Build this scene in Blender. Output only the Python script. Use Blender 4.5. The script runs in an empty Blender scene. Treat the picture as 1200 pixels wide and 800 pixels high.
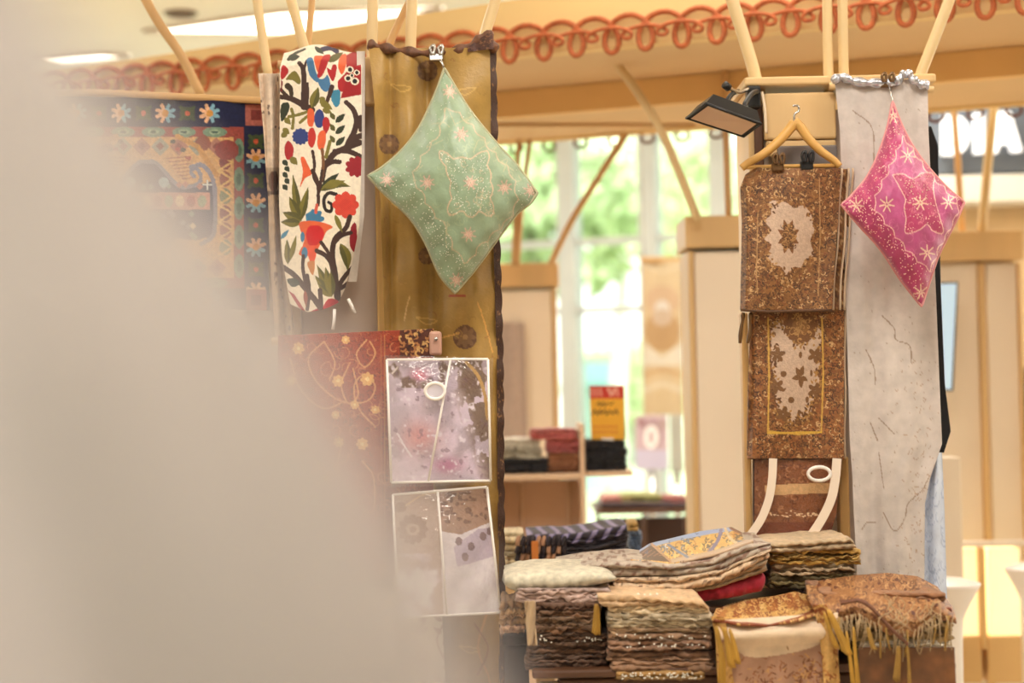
import bpy, bmesh, math, random
import numpy as np
from mathutils import Matrix, Vector

# ------------------------------------------------------------------ camera, world, light, exposure
SC = bpy.context.scene
COL = SC.collection
F = 2000.0                      # focal length in pixels of the 1200 x 800 frame
CAM_Z, PITCH, ROLL = 1.55, math.radians(1.4), math.radians(1.2)
cam_d = bpy.data.cameras.new('camera')
cam_d.sensor_width = 36.0
cam_d.lens = 36.0 * F / 1200.0
cam_d.clip_start, cam_d.clip_end = 0.02, 200
cam_d.dof.use_dof = True
cam_d.dof.focus_distance = 4.5
cam_d.dof.aperture_fstop = 1.45
cam = bpy.data.objects.new('camera', cam_d)
COL.objects.link(cam)
RM = Matrix.Rotation(math.radians(90) + PITCH, 4, 'X') @ Matrix.Rotation(-ROLL, 4, 'Z')
cam.matrix_world = Matrix.Translation((0, 0, CAM_Z)) @ RM
SC.camera = cam
RN = np.array(RM.to_3x3())

world = bpy.data.worlds.new('world')
SC.world = world
world.use_nodes = True
wn = world.node_tree.nodes
wn['Background'].inputs[0].default_value = (0.98, 1.0, 0.96, 1)
wn['Background'].inputs[1].default_value = 2.4

def area(name, loc, size, power, col, target=None, size_y=None):
    d = bpy.data.lights.new(name, 'AREA')
    d.energy, d.color, d.size = power, col, size
    if size_y:
        d.shape = 'RECTANGLE'; d.size_y = size_y
    o = bpy.data.objects.new(name, d)
    COL.objects.link(o)
    o.location = loc
    if target is not None:
        o.rotation_euler = (Vector(target) - Vector(loc)).to_track_quat('-Z', 'Y').to_euler()
    return o

sun_d = bpy.data.lights.new('sun', 'SUN')
sun_d.energy, sun_d.angle, sun_d.color = 7.0, 0.02, (1, 0.96, 0.88)
sun = bpy.data.objects.new('sun', sun_d)
COL.objects.link(sun)
sun.rotation_euler = (math.radians(38), math.radians(0), math.radians(25))
# ceiling lamps of the hall (warm white panels above the stall)
LAMPS = [(-2.4, 2.6, 34), (0.3, 3.0, 44), (2.6, 2.4, 40), (-2.8, 5.0, 34), (3.0, 4.6, 40), (-1.2, 8.4, 58), (1.6, 8.2, 70), (4.2, 6.6, 50), (-0.6, -1.2, 60), (0.6, 5.3, 12)]
for x_, y_, e_ in LAMPS:
    area('ceiling_lamp_light', (x_, y_, 3.62), 1.0, e_, (1.0, 0.955, 0.87))

SC.view_settings.view_transform = 'Standard'
SC.view_settings.look = 'None'
SC.view_settings.exposure = 0.36
SC.view_settings.gamma = 1.0
SC.view_settings.use_curve_mapping = False

# ------------------------------------------------------------------ helpers
def W(px, py, Y):
    """pixel of the 1200 x 800 frame on the upright plane at distance Y -> world arrays"""
    px, py, Y = np.broadcast_arrays(np.asarray(px, float), np.asarray(py, float), np.asarray(Y, float))
    r = np.stack([(px - 600) / F, -(py - 400) / F, -np.ones_like(px)], -1) @ RN.T
    k = Y / r[..., 1]
    p = r * k[..., None]
    p[..., 2] += CAM_Z
    return p

def WZ(px, py, z):
    r = RN @ np.array([(px - 600) / F, -(py - 400) / F, -1.0])
    k = (z - CAM_Z) / r[2]
    return r * k + np.array([0, 0, CAM_Z])

def w1(px, py, Y):
    return Vector(W(px, py, Y).tolist())

def lin(c):
    c = np.asarray(c, float) / 255.0
    return np.where(c <= 0.04045, c / 12.92, ((c + 0.055) / 1.055) ** 2.4)

def lc(c):
    return tuple(lin(c).tolist()) + (1.0,)

def vnoise(x, y, seed=0):
    x = np.asarray(x, float); y = np.asarray(y, float)
    xi, yi = np.floor(x), np.floor(y)
    fx, fy = x - xi, y - yi
    fx = fx * fx * (3 - 2 * fx); fy = fy * fy * (3 - 2 * fy)
    def h(a, b):
        v = np.sin(a * 127.1 + b * 311.7 + seed * 74.7) * 43758.5453
        return v - np.floor(v)
    return (h(xi, yi) * (1 - fx) + h(xi + 1, yi) * fx) * (1 - fy) + (h(xi, yi + 1) * (1 - fx) + h(xi + 1, yi + 1) * fx) * fy

def fnoise(x, y, seed=0, o=3):
    s, a, t = 0, 1.0, 0
    for i in range(o):
        s = s + a * vnoise(np.asarray(x) * 2 ** i, np.asarray(y) * 2 ** i, seed + i * 7); t += a; a *= 0.5
    return s / t

MATS = {}
def mat(name, col=None, rough=0.6, metal=0.0, emis=None, estr=0.0, var=0.08, scale=8.0, bump=0.0, bscale=60.0,
        vcol=False, sheen=0.0, coat=0.0, stretch=None, trans=0.0, alpha=1.0):
    if name in MATS:
        return MATS[name]
    m = bpy.data.materials.new(name); m.use_nodes = True
    nt = m.node_tree; n = nt.nodes; b = n['Principled BSDF']
    b.inputs['Roughness'].default_value = rough
    b.inputs['Metallic'].default_value = metal
    tc = n.new('ShaderNodeTexCoord'); mp = n.new('ShaderNodeMapping')
    nt.links.new(tc.outputs['Object'], mp.inputs[0])
    if stretch: mp.inputs['Scale'].default_value = stretch
    nz = n.new('ShaderNodeTexNoise'); nz.inputs['Scale'].default_value = scale; nz.inputs['Detail'].default_value = 4
    nt.links.new(mp.outputs[0], nz.inputs[0])
    mx = n.new('ShaderNodeMix'); mx.data_type = 'RGBA'; mx.blend_type = 'MULTIPLY'
    mx.inputs[0].default_value = 1.0
    rp = n.new('ShaderNodeValToRGB')
    rp.color_ramp.elements[0].position, rp.color_ramp.elements[1].position = 0.3, 0.7
    lo, hi = 1 - var, 1 + var * 0.3
    rp.color_ramp.elements[0].color = (lo, lo, lo, 1); rp.color_ramp.elements[1].color = (hi, hi, hi, 1)
    nt.links.new(nz.outputs['Fac'], rp.inputs[0])
    nt.links.new(rp.outputs[0], mx.inputs[7])
    if vcol:
        a = n.new('ShaderNodeAttribute'); a.attribute_name = 'Col'
        nt.links.new(a.outputs['Color'], mx.inputs[6])
    else:
        mx.inputs[6].default_value = lc(col)
    nt.links.new(mx.outputs[2], b.inputs['Base Color'])
    if emis is not None:
        b.inputs['Emission Color'].default_value = lc(emis); b.inputs['Emission Strength'].default_value = estr
    if sheen: b.inputs['Sheen Weight'].default_value = sheen
    if coat:
        b.inputs['Coat Weight'].default_value = coat; b.inputs['Coat Roughness'].default_value = 0.1
    if trans: b.inputs['Transmission Weight'].default_value = trans
    if alpha < 1: b.inputs['Alpha'].default_value = alpha
    if bump:
        n2 = n.new('ShaderNodeTexNoise'); n2.inputs['Scale'].default_value = bscale; n2.inputs['Detail'].default_value = 3
        nt.links.new(mp.outputs[0], n2.inputs[0])
        bp = n.new('ShaderNodeBump'); bp.inputs['Strength'].default_value = bump; bp.inputs['Distance'].default_value = 0.004
        nt.links.new(n2.outputs['Fac'], bp.inputs['Height']); nt.links.new(bp.outputs[0], b.inputs['Normal'])
    MATS[name] = m
    return m

def clear_mat(name, tint=(255, 255, 255), gloss=0.12, rough=0.05):
    if name in MATS: return MATS[name]
    m = bpy.data.materials.new(name); m.use_nodes = True
    nt = m.node_tree; n = nt.nodes; n.clear()
    o = n.new('ShaderNodeOutputMaterial'); mx = n.new('ShaderNodeMixShader')
    t = n.new('ShaderNodeBsdfTransparent'); g = n.new('ShaderNodeBsdfGlossy')
    t.inputs[0].default_value = lc(tint); g.inputs['Roughness'].default_value = rough
    nz = n.new('ShaderNodeTexNoise'); nz.inputs['Scale'].default_value = 14
    bp = n.new('ShaderNodeBump'); bp.inputs['Strength'].default_value = 0.25; bp.inputs['Distance'].default_value = 0.01
    nt.links.new(nz.outputs['Fac'], bp.inputs['Height']); nt.links.new(bp.outputs[0], g.inputs['Normal'])
    mx.inputs[0].default_value = gloss
    nt.links.new(t.outputs[0], mx.inputs[1]); nt.links.new(g.outputs[0], mx.inputs[2]); nt.links.new(mx.outputs[0], o.inputs[0])
    MATS[name] = m
    return m

WOOD = mat('pale_wood', (228, 190, 134), 0.5, var=0.18, scale=5, stretch=(1, 1, 0.12), bump=0.1)
WOODH = mat('hanger_wood', (222, 170, 92), 0.4, var=0.15, scale=14)
DWOOD = mat('brown_wood', (96, 60, 36), 0.5, var=0.3, scale=6)
CREAM = mat('cream_panel', (246, 230, 208), 0.35, var=0.04, scale=3, coat=0.3)
CREAM2 = mat('cream_fascia', (240, 206, 142), 0.6, var=0.06, scale=1.5)
TAN = mat('tan_soffit', (228, 192, 142), 0.7, var=0.08, scale=1.2)
ORNG = mat('honey_beam', (238, 194, 128), 0.6, var=0.14, scale=1.6)
ROPE = mat('orange_rope', (198, 106, 58), 0.7, var=0.3, scale=60)
ROPED = mat('brown_rope', (112, 60, 32), 0.7, var=0.3, scale=60)
POLE = mat('cream_pole', (226, 196, 144), 0.45, var=0.08, scale=4)
POLEW = mat('pole_wood', (212, 168, 112), 0.5, var=0.12, scale=4)
BLACK = mat('black_metal', (22, 20, 20), 0.4, var=0.2, scale=20)
BLKC = mat('black_cloth', (24, 22, 27), 0.85, var=0.25, scale=20, bump=0.2)
STEEL = mat('steel', (200, 196, 190), 0.2, 0.9, var=0.1)
BRONZE = mat('bronze', (120, 90, 60), 0.35, 0.7, var=0.2)
WHITEP = mat('white_plastic', (246, 238, 230), 0.35, var=0.02)
CLOTH = mat('printed_cloth', vcol=True, rough=0.8, var=0.1, scale=50, bump=0.2, bscale=220, sheen=0.1)
SILK = mat('silk_cloth', vcol=True, rough=0.42, var=0.14, scale=30, bump=0.25, bscale=120, sheen=0.2)
BROC = mat('brocade_cloth', vcol=True, rough=0.5, metal=0.15, var=0.2, scale=120, bump=0.5, bscale=260)
RUGM = mat('woven_rug', vcol=True, rough=0.9, var=0.2, scale=160, bump=0.5, bscale=300)
PRINT = mat('flat_print', vcol=True, rough=0.5, var=0.03)
FOLDM = mat('folded_cloth', vcol=True, rough=0.75, var=0.3, scale=60, bump=0.5, bscale=90, sheen=0.15)

def link(o, parent=None):
    COL.objects.link(o)
    if parent is not None:
        o.parent = parent
    return o

def tag(o, label=None, cat=None, group=None, kind=None):
    if label: o['label'] = label
    if cat: o['category'] = cat
    if group: o['group'] = group
    if kind: o['kind'] = kind
    return o

def empty(name, label, cat, group=None):
    o = bpy.data.objects.new(name, None)
    o.empty_display_size = 0.05
    link(o)
    return tag(o, label, cat, group)

def mobj(name, verts, faces, m, parent=None, smooth=True, cols=None):
    me = bpy.data.meshes.new(name)
    v = np.asarray(verts, np.float32)
    me.from_pydata(v.tolist(), [], [tuple(int(i) for i in f) for f in faces]) if not isinstance(faces, np.ndarray) else None
    if isinstance(faces, np.ndarray):
        nf, k = faces.shape
        me.vertices.add(len(v)); me.vertices.foreach_set('co', v.ravel())
        me.loops.add(nf * k); me.loops.foreach_set('vertex_index', faces.astype(np.int32).ravel())
        me.polygons.add(nf); me.polygons.foreach_set('loop_start', np.arange(0, nf * k, k, dtype=np.int32))
        me.update(calc_edges=True)
    if cols is not None:
        a = me.color_attributes.new('Col', 'FLOAT_COLOR', 'POINT')
        c = np.ones((len(v), 4), np.float32); c[:, :3] = lin(np.clip(cols, 0, 255))
        a.data.foreach_set('color', c.ravel())
    if smooth:
        me.polygons.foreach_set('use_smooth', np.ones(len(me.polygons), bool))
    me.materials.append(m)
    me.validate()
    o = bpy.data.objects.new(name, me)
    return link(o, parent)

def grid_faces(nu, nv, off=0, flip=False):
    i = np.arange(nu - 1)[None, :] + np.arange(nv - 1)[:, None] * nu + off
    f = np.stack([i, i + 1, i + nu + 1, i + nu], -1).reshape(-1, 4)
    return f[:, ::-1] if flip else f

def box(name, c, s, m, parent=None, rz=0.0, bevel=0.006, seg=2, rot=None):
    bm = bmesh.new()
    bmesh.ops.create_cube(bm, size=1.0)
    bmesh.ops.scale(bm, vec=Vector(s), verts=bm.verts)
    if bevel:
        bmesh.ops.bevel(bm, geom=list(bm.edges), offset=min(bevel, min(s) * 0.4), segments=seg, affect='EDGES', profile=0.5)
    R = rot.to_4x4() if rot is not None else Matrix.Rotation(rz, 4, 'Z')
    bmesh.ops.transform(bm, matrix=Matrix.Translation(Vector(c)) @ R, verts=bm.verts)
    me = bpy.data.meshes.new(name); bm.to_mesh(me); bm.free()
    me.materials.append(m)
    o = bpy.data.objects.new(name, me)
    return link(o, parent)

def pbox(name, x0, y0, x1, y1, Y, depth, m, parent=None, bevel=0.006):
    """upright box whose front face covers a pixel rectangle at distance Y"""
    a = W((x0 + x1) / 2, (y0 + y1) / 2, Y)
    w = abs(x1 - x0) * Y / F; h = abs(y1 - y0) * Y / F
    return box(name, (a[0], Y + depth / 2, a[2]), (w, depth, h), m, parent, bevel=bevel)

def smooth(pts, n=6, closed=False):
    p = np.asarray(pts, float)
    if closed: q = np.vstack([p[-1], p, p[0], p[1]])
    else: q = np.vstack([2 * p[0] - p[1], p, 2 * p[-1] - p[-2]])
    out = []
    t = np.linspace(0, 1, n, endpoint=False)[:, None]
    for i in range(1, len(q) - 2):
        a, b, c, d = q[i - 1], q[i], q[i + 1], q[i + 2]
        out.append(0.5 * ((2 * b) + (-a + c) * t + (2 * a - 5 * b + 4 * c - d) * t ** 2 + (-a + 3 * b - 3 * c + d) * t ** 3))
    r = np.vstack(out)
    return r if closed else np.vstack([r, p[-1]])

def tube_geo(pts, r, seg=8, closed=False, cap=True):
    p = np.asarray(pts, float); n = len(p)
    r = np.broadcast_to(np.asarray(r, float), (n,))
    if closed: t = np.roll(p, -1, 0) - np.roll(p, 1, 0)
    else: t = np.gradient(p, axis=0)
    t /= np.linalg.norm(t, axis=1)[:, None] + 1e-12
    up = np.array([0, 1, 0.]) if abs(t[0][1]) < 0.9 else np.array([1., 0, 0])
    V = []
    u = np.cross(t[0], up); u /= np.linalg.norm(u)
    for i in range(n):
        u = u - t[i] * (u @ t[i]); u /= np.linalg.norm(u) + 1e-12
        w = np.cross(t[i], u)
        a = np.linspace(0, 2 * np.pi, seg, endpoint=False)
        V.append(p[i] + r[i] * (np.cos(a)[:, None] * u + np.sin(a)[:, None] * w))
    V = np.vstack(V)
    Fc = []
    for i in range(n if closed else n - 1):
        j = (i + 1) % n
        for k in range(seg):
            l = (k + 1) % seg
            Fc.append((i * seg + k, i * seg + l, j * seg + l, j * seg + k))
    if cap and not closed:
        V = np.vstack([V, p[0], p[-1]]); c0 = n * seg
        for k in range(seg):
            l = (k + 1) % seg
            Fc.append((c0, l, k)); Fc.append((c0 + 1, (n - 1) * seg + k, (n - 1) * seg + l))
    return V, Fc

def tube(name, pts, r, m, parent=None, seg=8, closed=False):
    V, Fc = tube_geo(pts, r, seg, closed)
    return mobj(name, V, Fc, m, parent)

def join_geo(parts):
    V, Fc, o = [], [], 0
    for v, f in parts:
        V.append(v); Fc += [tuple(i + o for i in q) for q in f]; o += len(v)
    return np.vstack(V), Fc

def ppts(pts, Y):
    """pixel polyline -> world polyline; a point may carry its own distance"""
    return np.array([W(p[0], p[1], p[2] if len(p) > 2 else Y) for p in pts])

class Cv:
    """a small painter for woven, printed and embroidered patterns"""
    def __init__(s, x0, y0, x1, y1, bg, k=2.0):
        s.x0, s.y0, s.k = x0, y0, k
        s.w, s.h = int((x1 - x0) * k) + 1, int((y1 - y0) * k) + 1
        s.a = np.empty((s.h, s.w, 3)); s.a[:] = bg
        s.X, s.Y = np.meshgrid(x0 + np.arange(s.w) / k, y0 + np.arange(s.h) / k)
    def bb(s, x0, y0, x1, y1):
        i0 = max(0, int((x0 - s.x0) * s.k) - 1); i1 = min(s.w, int((x1 - s.x0) * s.k) + 3)
        j0 = max(0, int((y0 - s.y0) * s.k) - 1); j1 = min(s.h, int((y1 - s.y0) * s.k) + 3)
        return slice(j0, max(j0, j1)), slice(i0, max(i0, i1))
    def put(s, sl, mask, col, al=1.0):
        sub = s.a[sl]; sub[mask] = sub[mask] * (1 - al) + np.asarray(col, float) * al
    def poly(s, pts, col, al=1.0, sm=0):
        p = smooth(pts, sm, True) if sm else np.asarray(pts, float)
        sl = s.bb(p[:, 0].min(), p[:, 1].min(), p[:, 0].max(), p[:, 1].max())
        X, Y = s.X[sl], s.Y[sl]; m = np.zeros(X.shape, bool)
        for i in range(len(p)):
            (xa, ya), (xb, yb) = p[i], p[(i + 1) % len(p)]
            if ya == yb: continue
            m ^= ((ya > Y) != (yb > Y)) & (X < (xb - xa) * (Y - ya) / (yb - ya) + xa)
        s.put(sl, m, col, al)
    def line(s, pts, w, col, w2=None, al=1.0, sm=0):
        p = smooth(pts, sm) if sm else np.asarray(pts, float)
        w2 = w if w2 is None else w2
        n = len(p) - 1
        for i in range(n):
            wa, wb = (w + (w2 - w) * i / n) / 2, (w + (w2 - w) * (i + 1) / n) / 2
            a, b = p[i], p[i + 1]; g = max(wa, wb)
            sl = s.bb(min(a[0], b[0]) - g, min(a[1], b[1]) - g, max(a[0], b[0]) + g, max(a[1], b[1]) + g)
            X, Y = s.X[sl] - a[0], s.Y[sl] - a[1]; d = b - a
            t = np.clip((X * d[0] + Y * d[1]) / (d @ d + 1e-9), 0, 1)
            s.put(sl, np.hypot(X - t * d[0], Y - t * d[1]) < wa + (wb - wa) * t, col, al)
    def ell(s, cx, cy, rx, ry, col, rot=0, al=1.0):
        g = max(rx, ry); sl = s.bb(cx - g, cy - g, cx + g, cy + g)
        X, Y = s.X[sl] - cx, s.Y[sl] - cy; c, n = math.cos(rot), math.sin(rot)
        s.put(sl, ((X * c + Y * n) / rx) ** 2 + ((-X * n + Y * c) / ry) ** 2 < 1, col, al)
    def flower(s, cx, cy, r, n, col, wd=0.32, rot=0, core=None):
        for i in range(n):
            a = rot + i * 2 * math.pi / n
            s.ell(cx + math.cos(a) * r * 0.55, cy + math.sin(a) * r * 0.55, r * 0.5, r * wd * 0.6, col, a)
        if core is not None: s.ell(cx, cy, r * 0.3, r * 0.3, core)
    def star(s, cx, cy, r, n, col, w=1.2, rot=0):
        for i in range(n):
            a = rot + i * 2 * math.pi / n
            s.line([(cx + math.cos(a) * r * 0.2, cy + math.sin(a) * r * 0.2), (cx + math.cos(a) * r, cy + math.sin(a) * r)], w, col)
    def leaf(s, a, b, w, col, bend=0.0, col2=None):
        a, b = np.asarray(a, float), np.asarray(b, float)
        d = b - a; nrm = np.array([-d[1], d[0]]) / (np.hypot(*d) + 1e-9)
        t = np.linspace(0, 1, 9)[:, None]
        mid = a + d * t + nrm * bend * np.sin(np.pi * t)
        hw = nrm * (w / 2) * np.sin(np.pi * t ** 0.8)
        s.poly(np.vstack([mid + hw, (mid - hw)[::-1]]), col)
        if col2 is not None: s.poly(np.vstack([mid + hw, mid[::-1]]), col2)
    def curls(s, n, cols, rng, r=(2, 6), w=1.0, test=None, al=1.0):
        x1, y1 = s.x0 + s.w / s.k, s.y0 + s.h / s.k
        for _ in range(n):
            cx, cy = rng.uniform(s.x0, x1), rng.uniform(s.y0, y1)
            if test is not None and not test(cx, cy): continue
            rr, a0, da = rng.uniform(*r), rng.uniform(0, 6.28), rng.uniform(1.5, 4.5)
            t = np.linspace(0, 1, 6)
            k = rr * (1 - 0.5 * t)
            s.line(np.stack([cx + k * np.cos(a0 + da * t), cy + k * np.sin(a0 + da * t)], 1), w, cols[rng.randrange(len(cols))], al=al)
    def grain(s, amp, sc, seed=0):
        g = fnoise(s.X / sc, s.Y / sc, seed) - 0.5
        s.a *= (1 + amp * 2 * g)[..., None]
    def get(s, px, py):
        i = np.clip(np.round((px - s.x0) * s.k).astype(int), 0, s.w - 1)
        j = np.clip(np.round((py - s.y0) * s.k).astype(int), 0, s.h - 1)
        return s.a[j, i]

def rows_fn(rows):
    r = np.array(rows, float)
    def f(u, v):
        y = r[0, 0] + (r[-1, 0] - r[0, 0]) * v
        L = np.interp(y, r[:, 0], r[:, 1]); R = np.interp(y, r[:, 0], r[:, 2])
        return L + (R - L) * u, y
    return f

def sheet(name, cv, m, pos, Y, nu, nv, parent=None, thick=0.0, col=None):
    """a hung cloth: pos(u, v) gives pixels, Y(px, py, u, v) its distance with the folds"""
    u, v = np.meshgrid(np.linspace(0, 1, nu), np.linspace(0, 1, nv))
    px, py = pos(u, v)
    D = Y(px, py, u, v) if callable(Y) else np.full(px.shape, float(Y))
    P = W(px, py, D).reshape(-1, 3)
    if cv is not None: c = cv.get(px, py).reshape(-1, 3)
    elif callable(col): c = col(px, py, u, v).reshape(-1, 3)
    else: c = np.tile(np.asarray(col, float), (P.shape[0], 1))
    o = mobj(name, P, grid_faces(nu, nv), m, parent, cols=c)
    if thick:
        s = o.modifiers.new('thickness', 'SOLIDIFY'); s.thickness = thick; s.offset = 0
    return o

rng = random.Random(7)

# ------------------------------------------------------------------ the setting: floor, ceiling, window wall
floor = box('floor', (1.0, 4.5, -0.06), (24, 22, 0.1), mat('floor_grout', (150, 128, 104), 0.6), bevel=0)
tag(floor, kind='structure')
TILE = mat('floor_tile', (218, 204, 182), 0.18, var=0.08, scale=4, coat=0.2)
tb = box('tile', (0, 0, 0), (0.594, 0.594, 0.02), TILE, floor, bevel=0.003, seg=1)
k = 0
for i in range(13):
    for j in range(20):
        o = tb if k == 0 else tb.copy()
        if k: link(o, floor)
        o.location = (-2.4 + i * 0.6, 0.6 + j * 0.6, -0.002); k += 1
ceil = box('ceiling', (1.0, 4.0, 3.75), (24, 19, 0.16), mat('ceiling_paint', (236, 228, 216), 0.8, var=0.05, scale=2), bevel=0)
tag(ceil, kind='structure')
HALL = mat('hall_wall', (236, 229, 214), 0.7, var=0.05, scale=1.5)
tag(box('wall_left', (-6.05, 3.2, 1.83), (0.1, 16.4, 3.66), HALL, bevel=0), kind='structure')
tag(box('wall_right', (9.05, 1.5, 1.83), (0.1, 13.0, 3.66), HALL, bevel=0), kind='structure')
tag(box('wall_rear', (1.5, -5.0, 1.83), (15.0, 0.1, 3.66), HALL, bevel=0), kind='structure')
LIGHTP = mat('light_panel', (255, 250, 240), 0.4, emis=(255, 244, 224), estr=4.0, var=0.0)
LFRAME = mat('light_trim', (226, 208, 190), 0.5)
def ceiling_panel(pts, label):
    t = empty('ceiling_light', label, 'light', 'light panels in the hall ceiling')
    P = np.array([WZ(x, y, 3.66) for x, y in pts])
    V = np.vstack([P, P + [0, 0, 0.03]])
    Fc = [(3, 2, 1, 0), (4, 5, 6, 7)] + [(a, (a + 1) % 4, 4 + (a + 1) % 4, 4 + a) for a in range(4)]
    mobj('diffuser', V, Fc, LIGHTP, t, smooth=False)
    tube('frame', np.vstack([P, P[:1]]), 0.012, LFRAME, t, seg=6)
ceiling_panel([(168, 37), (330, 39), (520, 10), (330, 14)], 'long bright ceiling light panel above the flowered white runner')
ceiling_panel([(36, 71), (70, 77), (152, 66), (118, 64)], 'narrow bright ceiling light panel at the far left')
t = empty('ceiling_vent', 'small dark round vent in the ceiling beside a leaning pole', 'vent')
c = WZ(212, 16, 3.665)
a = np.linspace(0, 2 * np.pi, 25)[:-1]
tube('rim', np.stack([c[0] + 0.085 * np.cos(a), c[1] + 0.085 * np.sin(a), np.full(24, c[2])], 1), 0.012, BRONZE, t, seg=6, closed=True)
for q in range(-2, 3):
    hw = 0.078 * math.sqrt(max(0.05, 1 - (q / 2.8) ** 2))
    box('slat', (c[0], c[1] + q * 0.03, c[2]), (2 * hw, 0.018, 0.008), DWOOD, t, bevel=0.001)

# canopy directions (everything of the canopy runs along D, its depth along N)
ANG = math.atan2(-0.39, 1.0)
DV = np.array([math.cos(ANG), math.sin(ANG), 0]); NV = np.array([-math.sin(ANG), math.cos(ANG), 0])
O0 = np.array([0, 5.98, 0.0])
def cpt(s, n, z):
    return O0 + DV * s + NV * n + np.array([0, 0, z])
def cbox(name, s0, s1, n0, n1, z0, z1, m, parent=None, bevel=0.004):
    c = cpt((s0 + s1) / 2, (n0 + n1) / 2, (z0 + z1) / 2)
    return box(name, c, (abs(s1 - s0), abs(n1 - n0), abs(z1 - z0)), m, parent, rz=ANG, bevel=bevel)

# window wall far behind
wall = empty('window_1', None, None); tag(wall, kind='structure')
MULL = mat('grey_mullion', (206, 212, 212), 0.5, var=0.05)
GLASS = clear_mat('window_glass', (244, 250, 246), 0.05)
WN = 5.1
def wsz(px, py):          # pixel -> (s, z) on the window plane
    r = RN @ np.array([(px - 600) / F, -(py - 400) / F, -1.0])
    p0 = cpt(0, WN, 0); kk = (p0 @ NV) / (r @ NV)
    p = r * kk
    return (p - O0) @ DV, p[2] + CAM_Z
sx = [wsz(x, 300)[0] for x in (560, 668, 763, 846, 905, 985)]
for s_ in sx:
    cbox('mullion', s_ - 0.06, s_ + 0.06, WN - 0.08, WN + 0.08, 0.0, 3.66, MULL, wall)
for z_ in (0.06, 2.02, 2.47, 3.62):
    for a_, b_ in zip(sx[:-1], sx[1:]):
        cbox('transom', a_ + 0.061, b_ - 0.061, WN - 0.05, WN + 0.05, z_ - 0.022, z_ + 0.022, MULL, wall)
for a_, b_ in zip(sx[:-1], sx[1:]):
    for z0, z1 in ((0.09, 1.99), (2.05, 2.44), (2.5, 3.59)):
        cbox('pane', a_ + 0.062, b_ - 0.062, WN - 0.004, WN + 0.004, z0, z1, GLASS, wall, bevel=0)
lawn = box('ground_outside', (4, 40, -0.25), (90, 46, 0.3), mat('lawn', (206, 216, 178), 0.9, var=0.3, scale=0.8), bevel=0)
tag(lawn, kind='structure')
LEAF = [mat('leaf_light', (218, 230, 186), 0.7, var=0.2), mat('leaf_mid', (186, 206, 156), 0.7, var=0.2)]
BARK = mat('bark', (206, 204, 196), 0.9, var=0.2)
def tree(px, Y, h, rr, mi, label, lean=0.0, n=1500):
    b = W(px, 400, Y)
    t = empty('tree', label, 'tree', 'trees outside the window')
    tube('trunk', smooth([(b[0], Y, -0.1), (b[0] + lean * 0.4, Y, h * 0.4), (b[0] + lean, Y, h)], 6), np.linspace(0.16, 0.07, 13), BARK, t)
    r = np.random.default_rng(int(px)); V, Fc = [], []
    for i in range(n):
        d = r.normal(size=3); d *= r.random() ** 0.4 / np.linalg.norm(d)
        c = np.array([b[0] + lean, Y, h]) + d * rr * np.array([1.2, 1.0, 0.8])
        u = r.normal(size=3); u /= np.linalg.norm(u); w_ = np.cross(u, r.normal(size=3)); w_ /= np.linalg.norm(w_)
        s_ = 0.16 * (0.6 + r.random())
        k0 = len(V); V += [c - u * s_, c + w_ * s_ * 0.5, c + u * s_, c - w_ * s_ * 0.5]; Fc.append((k0, k0 + 1, k0 + 2, k0 + 3))
    f = mobj('foliage', np.array(V), Fc, LEAF[mi], t, smooth=False); f['kind'] = 'stuff'
tree(620, 19, 3.4, 1.2, 1, 'pale tree trunk and crown outside the left window pane', 0.1, 900)
tree(715, 24, 4.6, 1.5, 0, 'leafy tree outside the middle window pane', 0.3)
tree(790, 30, 4.9, 1.5, 1, 'leafy tree outside between the second mullion and the pole', -0.3)
tree(740, 34, 1.4, 1.2, 0, 'low green bush outside behind the yellow price sign', 0.0, 900)
t = empty('garden_shed', 'small teal hut outside beyond the window glass', 'hut')
TEAL = mat('teal_paint', (150, 180, 178), 0.7)
p = w1(695, 440, 26)
box('wall', (p.x, 26, 0.75), (0.7, 1.2, 1.7), TEAL, t)
rf = np.array([[-0.45, -0.8, 1.5], [0.45, -0.8, 1.5], [0.45, 0.8, 1.5], [-0.45, 0.8, 1.5], [-0.3, 0, 1.85], [0.3, 0, 1.85]]) + [p.x, 26, 0]
mobj('roof', rf, [(0, 1, 5, 4), (2, 3, 4, 5), (0, 4, 3), (1, 2, 5), (3, 2, 1, 0)], mat('teal_roof', (150, 196, 196), 0.7), t, smooth=False)

# canopy: near fascia, soffits, inner beam, rope trims
can = empty('canopy', 'cream and honey wood canopy beam spanning above the stall', 'canopy')
fv = [cpt(a_, b_, z_) for a_, z_ in ((-4.2, 2.695), (-1.8, 2.695), (3.4, 2.695), (3.4, 2.97), (0.0, 2.895), (-1.8, 2.815), (-4.2, 2.76)) for b_ in (0.0, 0.06)]
mobj('front_fascia', np.array(fv), [tuple(range(0, 14, 2)), tuple(range(13, 0, -2))] + [((2 * q) % 14, (2 * q + 1) % 14, (2 * q + 3) % 14, (2 * q + 2) % 14) for q in range(7)], CREAM2, can, smooth=False)
cbox('front_soffit', -4.2, 3.4, 0.061, 0.70, 2.70, 2.73, TAN, can)
cbox('inner_beam', -4.2, 3.4, 0.66, 0.72, 2.595, 2.699, ORNG, can)
cbox('rear_soffit', -4.2, 3.4, 0.721, 1.30, 2.60, 2.63, TAN, can)
cbox('rear_fascia', -4.2, 3.4, 1.301, 1.36, 2.59, 2.755, CREAM2, can)
cbox('top_board', -4.2, 3.4, 0.061, 1.30, 2.735, 2.755, CREAM2, can)
for s0, s1, nn in ((-0.5, 0.35, 1), (1.9, 2.3, 0)):
    tube('seam_strip', [cpt(s0, 0.74, 2.594), cpt(s1, 1.22, 2.594)], 0.008, POLEW, can, seg=6)
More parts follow.
